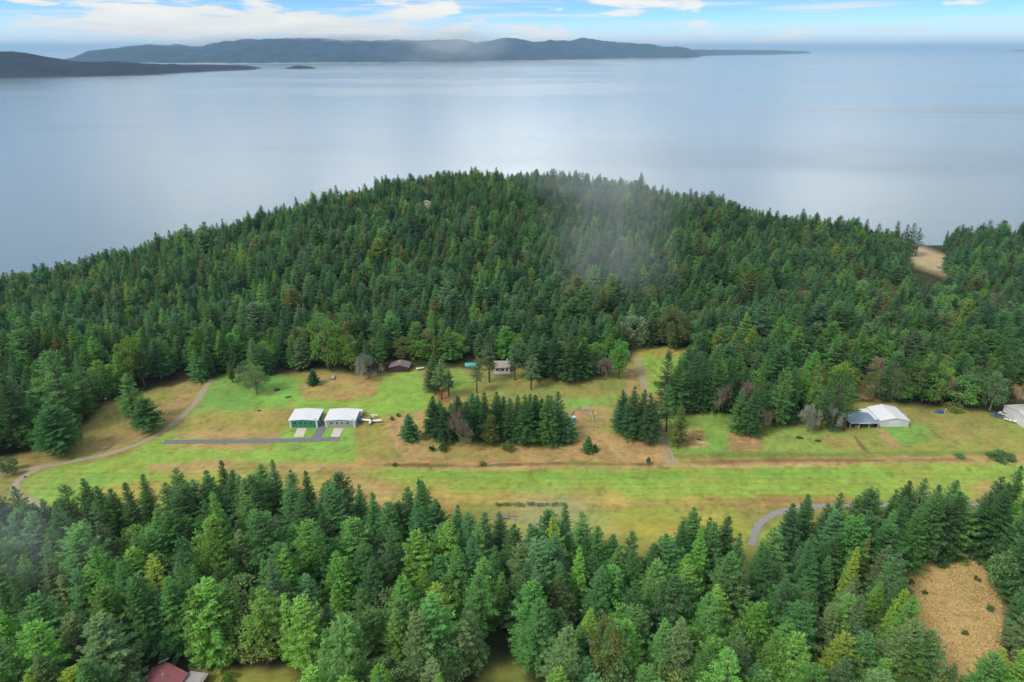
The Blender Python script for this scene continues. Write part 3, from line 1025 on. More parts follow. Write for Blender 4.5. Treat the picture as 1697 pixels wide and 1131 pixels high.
for u, vb, vt, k, tn, r in [(1222, 716, 645, 'full', 'mid green', 18), (1240, 722, 640, 'full', 'dark green', 20), (1252, 710, 632, 'full', 'mid green', 17), (1285, 708, 605, 'ragged', 'mid green', 24),
                            (1306, 702, 632, 'full', 'mid green', 18), (1360, 712, 646, 'open', 'grey-green', 16), (1380, 714, 652, 'full', 'grey-green', 15), (1398, 714, 640, 'open', 'mid green', 17)]:
    px_tree(k, u, vb, vt, tn, r, 'among the loose trees left of the blue-roofed carport')
px_tree('bare', 1256, 720, 668, T, 13, 'leafless one in front of the dark clump by tan plot')
px_tree('bare', 1218, 690, 622, T, 22, 'leafless pale crown above the tan plot')
px_tree('lichen', 1338, 716, 662, T, 15, 'twiggy, left of the blue-roofed carport')
px_tree('lichen', 1372, 716, 668, T, 14, 'twiggy, beside the blue-roofed carport')
for u, vb, vt, k, tn, r in [(716, 648, 586, 'full', 'grey-green', 15), (732, 662, 596, 'open', 'grey-green', 14), (744, 656, 612, 'open', 'grey-green', 10), (790, 652, 592, 'open', 'grey-green', 11),
                            (811, 634, 568, 'open', 'grey-green', 14), (853, 630, 566, 'open', 'grey-green', 13), (880, 646, 590, 'open', 'grey-green', 12), (886, 626, 548, 'full', 'dark green', 18),
                            (918, 628, 556, 'full', 'dark green', 18), (944, 632, 566, 'full', 'dark green', 20), (900, 616, 552, 'full', 'blue-green', 17), (966, 626, 560, 'full', 'dark green', 18)]:
    px_tree(k, u, vb, vt, tn, r * 1.25, 'among the trees around the cabin')
px_tree('madrona', 1026, 628, 545, 'fresh green', 22, 'round crowned, at the head of two-rut track')
px_tree('bare', 1002, 630, 588, T, 15, 'leafless, left of the two-rut track by forest')
px_tree('madrona', 1048, 578, 505, 'grey-green', 28, 'pale round crown behind the small yellow-green clearing')
px_tree('full', 1075, 576, 520, 'grey-green', 16, 'at the back of the small yellow-green clearing')
px_tree('madrona', 1110, 578, 500, 'olive', 26, 'round crowned, behind the small yellow-green clearing')
px_tree('madrona', 225, 640, 552, 'yellow-green', 24, 'bright round crown at the left forest edge above track')
px_tree('madrona', 545, 612, 520, 'fresh green', 26, 'bright round crown behind the tan plot')
px_tree('madrona', 580, 608, 540, 'yellow-green', 26, 'bright round crown left of the brown shed')
px_tree('madrona', 500, 600, 540, 'olive', 22, 'dull round crown at the forest edge behind lawn')
px_tree('bare', 1560, 668, 610, T, 20, 'leafless crown behind the meadow right of white workshop')
px_tree('bare', 1695, 700, 590, T, 16, 'leafless, behind the white hangar at the right edge')
for u, vb, vt, tn, r in [(1440, 664, 605, 'olive', 22), (1475, 664, 600, 'grey-green', 22), (1510, 664, 600, 'olive', 24), (1600, 672, 610, 'grey-green', 24), (1540, 668, 600, 'fresh green', 24), (1640, 680, 612, 'grey-green', 24), (1350, 668, 600, 'olive', 20)]:
    px_tree('oak' if tn != 'fresh green' else 'madrona', u, vb, vt, tn, r, 'in the leafy wood edge behind the white workshop')

# shrubs
for u, vb, vt, r, tn, nt in [(735, 748, 733, 9, 'dark green', 'low, in front of the grove left end'), (716, 748, 738, 6, 'dark green', 'tiny, left of the low shrub before the grove'),
                             (840, 748, 732, 11, 'olive', 'low, brownish, in front of the grove middle'), (650, 697, 688, 4, 'dark green', 'small, in bracken right of the small plane'),
                             (660, 691, 683, 4, 'dark green', 'small, behind another in bracken right of plane'), (14, 785, 752, 18, 'grey-green', 'grey, at the left edge beside gravel track'),
                             (1074, 770, 756, 4, 'dark green', 'tiny, at the ditch left of the track crossing'), (800, 772, 764, 6, 'olive', 'low, on the ditch below the grove'),
                             (655, 772, 766, 5, 'dark green', 'low, on the ditch left of the grove'), (1590, 758, 752, 9, 'mid green', 'low green, on the ditch near the right edge'),
                             (1410, 690, 676, 14, 'mid green', 'green, between the carport and the wood'), (1580, 680, 666, 16, 'olive', 'brownish, at the wood edge right of white workshop'),
                             (1660, 760, 752, 24, 'mid green', 'flat green, on the ditch at far right'), (1545, 905, 880, 12, 'dark green', 'dark, at the upper end of the bracken clearing'),
                             (380, 1128, 1112, 12, 'fresh green', 'bright, on grass right of the red-roofed house')]:
    px_tree('shrub', u, vb, vt, tn, r, nt)
for u, vb, r, tn in [(1508, 968, 7, 'olive'), (1532, 985, 5, 'dark green'), (1618, 962, 6, 'olive'), (1640, 1012, 7, 'mid green'), (1598, 1052, 6, 'olive'), (1560, 940, 9, 'dark green'), (1500, 1046, 7, 'mid green'),
                     (1590, 900, 10, 'olive'), (1625, 890, 11, 'dark green'), (1612, 868, 10, 'olive')]:
    px_tree('shrub', u, vb, vb - r * 1.3, tn, r, 'in the bracken clearing of the near forest')
for i, u in enumerate(np.linspace(822, 930, 15)):
    px_tree('shrub', u + random.uniform(-2, 2), 838 + random.uniform(-1, 1), 838 - random.uniform(3, 8), random.choice(['dark green', 'olive']), random.uniform(3, 5), 'HEDGE')
N_FIELD = len(TREES)

# ---- near forest below the runway
EDGE = [(-150, 800), (0, 806), (60, 812), (130, 792), (200, 800), (270, 778), (340, 772), (440, 766), (500, 790), (555, 776), (600, 810), (640, 822), (700, 797), (760, 838), (800, 848), (860, 858),
        (950, 832), (1000, 876), (1030, 872), (1100, 882), (1150, 848), (1185, 842), (1215, 862), (1250, 902), (1290, 884), (1330, 822), (1400, 816), (1500, 806), (1560, 790), (1590, 802),
        (1600, 860), (1638, 860), (1650, 790), (1665, 772), (1697, 790), (1850, 780)]
_ex = [at(u, v, 23.0)[0] for u, v in EDGE]
_ey = [at(u, v, 23.0)[1] for u, v in EDGE]
HOUSE_KEEP = gp([(225, 1103), (345, 1103), (350, 1112), (480, 1100), (490, 1290), (200, 1290)])
CLEAR2 = gp([(800, 1100), (880, 1095), (900, 1290), (790, 1290)])


def scatter(x0, x1, y0, y1, s, jit=0.42):
    pts = []
    r = 0
    y = y0
    while y < y1:
        x = x0 + (s / 2 if r % 2 else 0)
        while x < x1:
            pts.append((x + random.uniform(-jit, jit) * s, y + random.uniform(-jit, jit) * s))
            x += s
        y += s * 0.87
        r += 1
    return np.array(pts)


NEAR = []
pts = scatter(-185, 190, 84, 205, 7.3, 0.42)
edge_y = np.interp(pts[:, 0], _ex, _ey)
ok = (pts[:, 1] < edge_y - 4.5) & (np.abs(pts[:, 0]) < pts[:, 1] * 0.62 + 62)
for poly in (BRACKEN, HOUSE_KEEP, CLEAR2):
    ok &= sdf_poly(pts[:, 0], pts[:, 1], poly) > 1.5
pts = pts[ok]
for x, y in pts:
    e = float(np.interp(x, _ex, _ey))
    back = e - y
    u, v, d = project(x, y, 20)
    r = random.random()
    tone = random.choices(['dark green', 'mid green', 'blue-green', 'fresh green', 'yellow-green', 'grey-green'], [1.6, 5, 0.8, 4.2, 0.9, 1.8 if v < 980 else 4] if back > 22 else [6, 4, 3, 0.6, 0.1, 0.6])[0]
    H = random.uniform(16.5, 27)
    if back < 10:
        H = random.uniform(21, 25)
    kind = random.choices(['full', 'slim', 'ragged', 'round', 'open'], [5, 1.0, 1.6, 3.4, 0.3])[0]
    leafy = 0.05 if v < 985 else 0.16
    if r < leafy:
        kind = random.choice(['madrona', 'oak', 'oak'])
        H = random.uniform(14, 19)
        tone = random.choice(['grey-green', 'grey-green', 'fresh green', 'olive'])
    elif r < leafy + 0.012:
        kind = random.choice(['bare', 'lichen'])
        H = random.uniform(11, 14)
    add_tree(kind, x, y, H, tone, random.uniform(0.84, 1.16), 0.0)
# the trees of its far edge
for u in np.arange(-60, 1760, 27.0):
    uu = u + random.uniform(-7, 7)
    if 1596 < uu < 1644:
        continue
    H = random.uniform(20, 25.5)
    vt = float(np.interp(uu, [e[0] for e in EDGE], [e[1] for e in EDGE])) + random.choice([-6, 0, 3, 10, 18])
    x, y, _ = at(uu, vt, H)
    add_tree(random.choices(['full', 'slim', 'ragged', 'round'], [5, 2.5, 1.5, 1])[0], x, y, H, random.choice(['dark green', 'dark green', 'mid green', 'blue-green']), random.uniform(0.9, 1.15), 0.0)
# trees crowding round the house and the bracken clearing
for u, vb, vt, k, tn, r in [(208, 1090, 960, 'full', 'mid green', 34), (256, 1082, 948, 'round', 'dark green', 36), (306, 1080, 955, 'full', 'mid green', 34), (350, 1092, 972, 'round', 'fresh green', 33), (398, 1086, 965, 'full', 'mid green', 34),
                            (232, 1062, 930, 'full', 'dark green', 32), (330, 1058, 928, 'full', 'mid green', 32), (1632, 928, 800, 'full', 'dark green', 30), (1664, 952, 832, 'full', 'mid green', 32), (1692, 985, 858, 'round', 'grey-green', 34),
                            (1650, 902, 772, 'full', 'dark green', 28), (1552, 930, 815, 'full', 'dark green', 28), (1524, 934, 822, 'round', 'mid green', 28), (1496, 946, 838, 'full', 'mid green', 28), (1690, 905, 790, 'full', 'dark green', 28)]:
    px_tree(k, u, vb, vt, tn, r, 'NEAR')
# single standouts
px_tree('slim', 704, 905, 795, 'dark green', 20, 'NEAR')
px_tree('full', 1392, 1010, 905, 'yellow-green', 20, 'NEAR')
px_tree('slim', 1413, 985, 880, 'olive', 14, 'NEAR')
px_tree('bare', 1452, 1000, 920, T, 20, 'NEAR')
px_tree('madrona', 1000, 1170, 1035, 'olive', 34, 'NEAR')
px_tree('oak', 1660, 990, 905, 'grey-green', 34, 'NEAR')
px_tree('open', 445, 1100, 975, 'fresh green', 36, 'NEAR')

# ---- far forest on the hill
HILL = []
CLEARINGS = [(1548, 432, -33, 40, 28), (548, 494, 12, 11, 6), (712, 350, 20, 12, 7), (1360, 640, 0, 15, 14), (1690, 655, 0, 28, 22), (1440, 650, 0, 30, 12), (795, 478, 10, 10, 5)]
pts = scatter(-560, 760, 205, 860, 7.0, 0.44)
X, Y = pts[:, 0], pts[:, 1]
a = X / Y
yc = np.interp(a, _ca, _cy)
zc = np.interp(a, _ca, _cz)
ok = (sdf_poly(X, Y, OPEN) > 1.5) & (Y < yc + np.where(zc < -30, 14, 55)) & (np.abs(X) < Y * 0.80 + 45)
ok &= ground_z(X, Y) > SEA_Z + 2
edge_line = np.interp(X, _ex, _ey)
ok &= (Y > 240) | (X < -150)
for (u0, v0, zz, ru, rv) in CLEARINGS:
    cx, cy, _ = at(u0, v0, zz)
    ex, ey = abs(at(u0 + ru, v0, zz)[0] - cx), abs(at(u0, v0 - rv, zz)[1] - cy)
    ok &= ((X - cx) / ex) ** 2 + ((Y - cy) / ey) ** 2 > 1
# keep the ground in front of buildings and the single field trees free
for (u, v, r) in [(662, 612, 9), (781, 610, 8), (832, 615, 12), (1430, 700, 14), (1475, 695, 14), (1690, 700, 16)]:
    cx, cy, _ = at(u, v)
    ok &= (X - cx) ** 2 + (Y - cy) ** 2 > r * r
pts = pts[ok]
for x, y in pts:
    r = random.random()
    g = float(fnoise(np.array(x), np.array(y), 60, 40, 3))
    u = project(x, y, 10)[0]
    edge = float(sdf_poly(np.array([x]), np.array([y]), OPEN)[0])
    tone = random.choices(['dark green', 'mid green', 'blue-green', 'fresh green', 'yellow-green', 'grey-green', 'olive'],
                          [3.0, 4.4, 1.5, 1.6, 0.25, 1.6 if edge < 40 else 1.0, 0.6])[0]
    g2 = float(fnoise(np.array(x), np.array(y), 26, 44, 2))
    if g2 > 0.80:
        continue
    H = random.uniform(14.5, 22.5) * (0.72 + 0.55 * g2) * (1.2 if random.random() < 0.08 else 1)
    kind = random.choices(['full', 'slim', 'ragged', 'round'], [5, 2, 1.4, 1.8])[0]
    pb = 0.035 + (0.20 if u > 1250 and y < 440 else 0) + (0.12 if edge < 14 else 0) + (0.1 if g > 0.62 else 0)
    if r < pb:
        kind = random.choices(['madrona', 'oak', 'bare'], [4, 3, 0.2])[0]
        H = random.uniform(12, 17)
        tone = random.choice(['fresh green', 'grey-green', 'olive', 'mid green', 'yellow-green' if edge < 40 else 'olive'])
    if u > 1540 and y > 500:
        H *= random.choice([0.8, 1.0, 1.25])
    uu, vv, _ = project(x, y, float(ground_z(x, y)) + H)
    if ((uu - 1546) / (44 + random.uniform(-10, 6))) ** 2 + ((vv - 424) / (42 + random.uniform(-8, 4))) ** 2 < 1 or (1518 < uu < 1572 and vv < 430):
        continue
    add_tree(kind, x, y, H, tone, random.uniform(0.95, 1.38))
# tall sparse firs on the right shoulder above the shore meadow
for u, v, vt in [(1478, 425, 368), (1492, 428, 372), (1502, 428, 370), (1516, 430, 378), (1580, 440, 374), (1592, 442, 376), (1615, 442, 376), (1640, 444, 385), (1668, 450, 398), (1690, 452, 402)]:
    z = -32
    x, y, _ = at(u, v, z)
    add_tree('open' if random.random() < 0.6 else 'ragged', x, y, height_at(y, vt) - z, 'dark green', 0.95, z)


# ------------------------------------------------------------------ turn the list into objects
LEAFY = ('madrona', 'oak')
BAREK = ('bare', 'lichen')


def family(k):
    return 'leafy' if k in LEAFY else 'bare' if k in BAREK else 'shrub' if k == 'shrub' else 'conifer'


for k, t in enumerate(TREES):
    t['u'], t['v'], t['d'] = project(t['x'], t['y'], t['z'] + t['H'] * 0.8)
    t['field'] = k < N_FIELD
    t['fam'] = family(t['kind'])
    t['seen'] = -30 < t['u'] < 1727 and t['v'] < 1150
order = sorted([t for t in TREES if t['fam'] == 'conifer' and t['seen']], key=lambda t: t['d'] - (10000 if t['field'] else 0))
single = {id(t) for t in order[:300]}
order = sorted([t for t in TREES if t['fam'] == 'leafy' and t['seen']], key=lambda t: t['d'] - (10000 if t['field'] else 0))
single |= {id(t) for t in order[:90]}
single |= {id(t) for t in TREES if t['fam'] in ('bare', 'shrub') and t['seen'] and (t['field'] or t['d'] < 330)}

COLS = [(-1e9, 90, 'at the left picture edge'), (90, 235, 'under the gravel bend'), (235, 340, 'behind the red-roofed house'), (340, 470, 'below the asphalt drive'),
        (470, 600, 'below the two hangars'), (600, 700, 'below the small plane'), (700, 830, "below the grove's left half"), (830, 950, 'below the hedge row'), (950, 1100, 'below the track crossing'),
        (1100, 1240, 'left of the paved road bend'), (1240, 1340, 'below the paved road bend'), (1340, 1480, 'left of the bracken clearing'), (1480, 1610, 'around the bracken clearing'), (1610, 1e9, 'at the right picture edge')]
ORD = ['', 'first', 'second', 'third', 'fourth', 'fifth', 'sixth', 'seventh', 'eighth', 'ninth', 'tenth', 'eleventh', 'twelfth', 'thirteenth', 'fourteenth', 'fifteenth']


def tree_words(t):
    k = t['kind']
    shape = {'full': '', 'slim': 'slim', 'ragged': 'ragged', 'round': 'round-topped', 'open': 'open-crowned', 'young': 'young', 'madrona': 'broadleaf', 'oak': 'grey-barked', 'bare': 'leafless', 'lichen': 'lichen-pale'}.get(k, '')
    size = ''
    if t['fam'] == 'conifer' and not t['field']:
        size = 'tall' if t['H'] > 24 else 'short' if t['H'] < 20.5 else ''
    tone = t['tone'] if t['fam'] in ('conifer', 'leafy', 'shrub') else ''
    noun = {'conifer': 'conifer', 'leafy': 'broadleaf tree', 'bare': 'tree', 'shrub': 'shrub'}[t['fam']]
    if k == 'madrona':
        shape = ''
    if k == 'oak':
        shape = 'twiggy'
    return ' '.join(w for w in (size, shape, tone, noun) if w)


def make_labels():
    sets = {}
    for t in TREES:
        if id(t) not in single:
            continue
        w = tree_words(t)
        if t['note'] == 'HEDGE':
            base = 'low green shrub in the hedge row along the runway'
            t['group'] = 'shrubs in the row along the runway'
        elif t['note'] and t['note'] != 'NEAR':
            base = w + ' ' + t['note']
            t['group'] = {'shrub': 'shrubs scattered in the field'}.get(t['fam'], 'trees standing in and around the field')
        elif t['d'] > 255:
            zone = 'forest edge left of the lawn' if t['u'] < 345 else 'forest edge behind the hangars' if t['u'] < 700 else 'forest edge behind the cabin' if t['u'] < 1050 else 'wood right of the track' if t['u'] < 1400 else 'wood behind the white workshop'
            base = w + ' in the ' + zone
            t['group'] = 'trees of the forest behind the field'
        else:
            e = float(np.interp(t['x'], _ex, _ey)) - t['y']
            row = 'far edge' if e < 9 else 'back rows' if e < 30 else 'middle rows' if t['v'] < 1010 else 'front rows'
            c = [n for a0, b0, n in COLS if a0 <= t['u'] < b0][0]
            base = w + ', near forest ' + row + ', ' + c
            t['group'] = 'trees of the near forest'
        sets.setdefault(base, []).append(t)
    for base, ts in sets.items():
        ts.sort(key=lambda t: t['u'])
        n = len(ts)
        for i, t in enumerate(ts):
            if n == 1:
                t['label'] = base
            elif i == 0:
                t['label'] = 'leftmost ' + base
            elif i == n - 1:
                t['label'] = 'rightmost ' + base
            elif n == 3:
                t['label'] = 'middle ' + base
            else:
                t['label'] = base + ', ' + ORD[i + 1] + ' from left'


make_labels()
PROTO = {}
PROTO.update(CON)
PROTO.update(BRD)
PROTO.update(BARE)
FIRST = {}       # (kind, index) -> (trunk object, crown object) of the first tree of that shape


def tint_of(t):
    c = np.array(TONE[t['tone']]) * KF * (np.array((1.10, 1.04, 1.30)) if t['y'] > 330 else np.array((1.30, 1.25, 1.22)) if t['y'] < 215 else 1.0)  # hill trees: haze is put into the tint as extra blue
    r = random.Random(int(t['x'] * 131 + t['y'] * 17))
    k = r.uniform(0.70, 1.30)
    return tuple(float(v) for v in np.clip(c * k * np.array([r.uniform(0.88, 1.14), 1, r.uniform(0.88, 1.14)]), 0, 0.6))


def scales(t):
    s = t['H'] / REFH[t['kind']]
    return s * t['wide'], s * t['wide'], s


def plant_single():
    for t in TREES:
        if id(t) not in single:
            continue
        k = t['kind']
        pi = (int(abs(t['x']) * 7 + t['y'] * 3) % len(PROTO[k]))
        tr, cr = PROTO[k][pi]
        name = {'conifer': 'conifer_tree', 'leafy': 'broadleaf_tree', 'bare': 'bare_tree', 'shrub': 'shrub'}[t['fam']]
        root = thing(name, t['label'], {'shrub': 'shrub'}.get(t['fam'], 'tree'), (t['x'], t['y'], t['z'] - 0.05), t['rot'], t['group'], scales(t))
        rr = random.Random(int(t['x'] * 91 + t['y'] * 7))
        root.rotation_euler = (rr.gauss(0, 0.018), rr.gauss(0, 0.018), t['rot'])
        a = bpy.data.objects.new('trunk' if t['fam'] != 'shrub' else 'stem', tr)
        b = bpy.data.objects.new({'bare': 'twigs'}.get(t['fam'], 'crown' if t['fam'] != 'shrub' else 'foliage'), cr)
        for o in (a, b):
            COL.objects.link(o)
            o.parent = root
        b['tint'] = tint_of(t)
        FIRST.setdefault((k, pi), (a, b))


def plant_mass(name, kinds, label, cat):
    ts = [t for t in TREES if id(t) not in single and t['kind'] in kinds]
    keys = [k for k in FIRST if k[0] in kinds]
    me = bpy.data.meshes.new(name)
    me.vertices.add(len(ts))
    me.vertices.foreach_set('co', np.array([(t['x'], t['y'], t['z'] - 0.1) for t in ts], np.float32).ravel())

    def att(nm, typ, data, field='value'):
        a_ = me.attributes.new(nm, typ, 'POINT')
        a_.data.foreach_set(field, np.array(data, np.float32 if typ != 'INT' else np.int32).ravel())
    # the order in which the shapes reach the instancer does not matter: only the family is fixed
    att('shape', 'INT', [keys.index(random.choice([k for k in keys if k[0] == t['kind']] or keys)) for t in ts])
    att('turn', 'FLOAT_VECTOR', [(random.gauss(0, 0.02), random.gauss(0, 0.02), t['rot']) for t in ts], 'vector')
    att('size', 'FLOAT_VECTOR', [scales(t) for t in ts], 'vector')
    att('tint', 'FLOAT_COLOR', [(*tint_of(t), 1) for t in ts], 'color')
    o = bpy.data.objects.new(name, me)
    COL.objects.link(o)
    ng = bpy.data.node_groups.new(name, 'GeometryNodeTree')
    ng.interface.new_socket('Geometry', in_out='INPUT', socket_type='NodeSocketGeometry')
    ng.interface.new_socket('Geometry', in_out='OUTPUT', socket_type='NodeSocketGeometry')
    nd = ng.nodes.new
    gi, go = nd('NodeGroupInput'), nd('NodeGroupOutput')
    ip = nd('GeometryNodeInstanceOnPoints')
    ng.links.new(gi.outputs[0], ip.inputs['Points'])
    j = nd('GeometryNodeJoinGeometry')
    for k in reversed(keys):            # the join node lists its last link first
        jj = nd('GeometryNodeJoinGeometry')
        for ob in FIRST[k]:
            oi = nd('GeometryNodeObjectInfo')
            oi.transform_space = 'ORIGINAL'
            oi.inputs['Object'].default_value = ob
            ng.links.new(oi.outputs['Geometry'], jj.inputs[0])
        g2 = nd('GeometryNodeGeometryToInstance')
        ng.links.new(jj.outputs[0], g2.inputs[0])
        ng.links.new(g2.outputs[0], j.inputs[0])
    ng.links.new(j.outputs[0], ip.inputs['Instance'])
    ip.inputs['Pick Instance'].default_value = True

    def named(nm, typ):
        q = nd('GeometryNodeInputNamedAttribute')
        q.data_type = typ
        q.inputs['Name'].default_value = nm
        return next(s for s in q.outputs if s.enabled and s.name == 'Attribute')
    ng.links.new(named('shape', 'INT'), ip.inputs['Instance Index'])
    er = nd('FunctionNodeEulerToRotation')
    ng.links.new(named('turn', 'FLOAT_VECTOR'), er.inputs[0])
    ng.links.new(er.outputs[0], ip.inputs['Rotation'])
    ng.links.new(named('size', 'FLOAT_VECTOR'), ip.inputs['Scale'])
    ng.links.new(ip.outputs[0], go.inputs[0])
    md = o.modifiers.new('trees', 'NODES')
    md.node_group = ng
    o['kind'] = 'stuff'
    o['label'] = label
    o['category'] = cat
    return len(ts)


# ------------------------------------------------------------------ roads
def strip(name, pts, width, m, z=0.05, edge=0.25, seed=0):
    """a winding sheet laid on the ground along picture points"""
    P = np.array([at(u, v)[:2] for u, v in pts])
    t = np.concatenate([[0], np.cumsum(np.linalg.norm(np.diff(P, axis=0), axis=1))])
    n = max(int(t[-1] / 1.2), 4)
    tt = np.linspace(0, t[-1], n)
    # Catmull-Rom like smoothing by resampling and blurring
    Q = np.stack([np.interp(tt, t, P[:, i]) for i in (0, 1)], 1)
    for _ in range(14):
        Q[1:-1] = (Q[:-2] + 2 * Q[1:-1] + Q[2:]) / 4
    d = norm(np.gradient(Q, axis=0))
    nn = np.stack([-d[:, 1], d[:, 0]], 1)
    rr = np.random.default_rng(seed)
    wl = width / 2 + (vnoise(tt, tt * 0, 3.0, seed) - 0.5) * 2 * edge
    wr = width / 2 + (vnoise(tt, tt * 0, 3.0, seed + 5) - 0.5) * 2 * edge
    L, R_ = Q + nn * wl[:, None], Q - nn * wr[:, None]
    co = np.concatenate([np.c_[L, np.full(n, z)], np.c_[Q, np.full(n, z + 0.03)], np.c_[R_, np.full(n, z)]])
    co[:, 2] += 0.02
    i = np.arange(n - 1)
    q = np.concatenate([np.stack([i, i + 1, n + i + 1, n + i], 1), np.stack([n + i, n + i + 1, 2 * n + i + 1, 2 * n + i], 1)])[:, ::-1]
    me = bpy.data.meshes.new(name)
    fill(me, co, q)
    me.materials.append(m)
    o = bpy.data.objects.new(name, me)
    COL.objects.link(o)
    o['kind'] = 'structure'
    return o


def build_roads():
    strip('gravel_track', [(349, 629), (340, 645), (322, 672), (300, 693), (270, 716), (235, 735), (180, 753), (100, 769), (48, 778), (0, 787), (-120, 808)], 2.9, M['gravel'], 0.05, 0.35, 1)
    strip('gravel_track', [(66, 777), (40, 788), (24, 802), (22, 815), (34, 826), (60, 837), (95, 856)], 3.3, M['gravel'], 0.056, 0.5, 2)
    strip('path', [(1052, 588), (1056, 605), (1061, 625), (1066, 648), (1072, 680), (1084, 706), (1096, 732), (1108, 756), (1114, 772)], 0.95, M['gravel'], 0.05, 0.15, 3)
    strip('path', [(1058, 588), (1062, 605), (1067, 625), (1072, 648), (1078, 680), (1090, 706), (1102, 732), (1114, 756), (1121, 772)], 0.9, M['gravel'], 0.05, 0.15, 4)
    strip('road', [(1246, 905), (1250, 884), (1257, 868), (1278, 853), (1316, 842), (1400, 838), (1500, 838), (1600, 839), (1700, 838), (1900, 836)], 2.4, M['road_grey'], 0.05, 0.12, 5)
    strip('driveway', [(272, 733), (330, 732), (400, 732), (480, 730), (563, 728)], 3.0, M['asphalt'], 0.05, 0.15, 6)
    strip('driveway', [(540, 700), (536, 708), (528, 718), (522, 728)], 3.9, M['asphalt'], 0.058, 0.1, 7)
    for nm, (a, b, c, d) in (('apron', ((493, 710), (508.5, 710), (503, 724.5), (487.5, 724.5))), ('apron', ((554, 710), (569, 710), (562.5, 724.5), (548, 724.5)))):
        mb = MB()
        q = [np.array(at(*p)) for p in (a, b, c, d)]
        mb.add([(*p[:2], 0.0) for p in q] + [(*p[:2], 0.10) for p in q], [(3, 2, 1, 0), (4, 5, 6, 7), (0, 1, 5, 4), (1, 2, 6, 5), (2, 3, 7, 6), (3, 0, 4, 7)])
        o = mb.build(nm, M['pale_concrete'])
        o['kind'] = 'structure'
        c0 = sum(q) / 4
        mb = MB()
        mb.add([(*(c0 + (p - c0) * np.array([0.74, 0.92, 1]))[:2], 0.112) for p in q], [(0, 1, 2, 3)])
        o = mb.build(nm + '_surface', M['concrete'])
        o['kind'] = 'structure'


# ------------------------------------------------------------------ buildings
def gable(root, x0, x1, y0, y1, eave, ridge, wall, roof, axis='y', over=0.35, thick=0.16, name='roof', walls='wall'):
    """gabled shell: walls with pointed ends, roof of two slabs; ridge runs along axis"""
    mb = MB()
    if axis == 'y':
        xm = (x0 + x1) / 2
        mb.prism([(x0, 0), (x1, 0), (x1, eave), (xm, ridge), (x0, eave)], y0, y1, 'y')
        sl = (ridge - eave) / (xm - x0)
        prof = [(x0 - over, eave - sl * over + 0.02), (xm, ridge + 0.02), (x1 + over, eave - sl * over + 0.02), (x1 + over, eave - sl * over + thick), (xm, ridge + thick), (x0 - over, eave - sl * over + thick)]
        rb = MB().prism(prof, y0 - over, y1 + over, 'y')
    else:
        ym = (y0 + y1) / 2
        mb.prism([(y0, 0), (y1, 0), (y1, eave), (ym, ridge), (y0, eave)], x0, x1, 'x')
        sl = (ridge - eave) / (ym - y0)
        prof = [(y0 - over, eave - sl * over + 0.02), (ym, ridge + 0.02), (y1 + over, eave - sl * over + 0.02), (y1 + over, eave - sl * over + thick), (ym, ridge + thick), (y0 - over, eave - sl * over + thick)]
        rb = MB().prism(prof, x0 - over, x1 + over, 'x')
    w = mb.build(walls, wall, root)
    r = rb.build(name, roof, root)
    return w, r


def hangar(u0, u1, vb, vroof_f, vroof_b, wall, label, group):
    xa, y0, _ = at(u0, vb)
    xb = at(u1, vb)[0]
    eave = height_at(y0, vroof_f)
    dx, dy, dz = ray(848.5, vroof_b)
    y1 = (CAM_H - eave) / -dz * dy
    W, D = xb - xa, y1 - y0
    root = thing('hangar', label, 'hangar', ((xa + xb) / 2, y0, 0), 0, group)
    gable(root, -W / 2, W / 2, 0, D, eave, eave + 0.42, wall, M['white_metal'], 'y', 0.30)
    # front: wide door with corner posts, header, windows
    for sx in (-1, 1):
        MB().box(sx * (W / 2 - 0.45) - 0.45, sx * (W / 2 - 0.45) + 0.45, -0.14, -0.003, 0, eave - 0.05).build('corner_post', M['white_wall'], root)
    dr = MB().box(-W / 2 + 0.95, W / 2 - 0.95, -0.10, -0.003, 0.03, eave - 0.30).build('door', wall, root)
    for k in range(1, 4):
        xk = -W / 2 + 0.95 + (W - 1.9) * k / 4
        MB().box(xk - 0.03, xk + 0.03, -0.12, -0.1, 0.05, eave - 0.35).build('seam', M['grey_wall'], dr)
    for k, f in enumerate((-0.29, -0.10, 0.06, 0.25)):
        wn = MB().box(W * f - 0.33, W * f + 0.33, -0.15, -0.101, eave * 0.52, eave * 0.52 + 0.85).build('window', M['glass'], root)
    MB().box(W / 2 + 0.003, W / 2 + 0.06, D * 0.25, D * 0.25 + 1.0, 0.02, 2.1).build('side_door', M['white_wall'], root)
    MB().box(W * 0.37, W * 0.37 + 1.1, -0.1 + 0.4, 0.75, eave + 0.28, eave + 0.36).build('roof_sign', M['grey_paint'], root)
    return root, W, D, eave


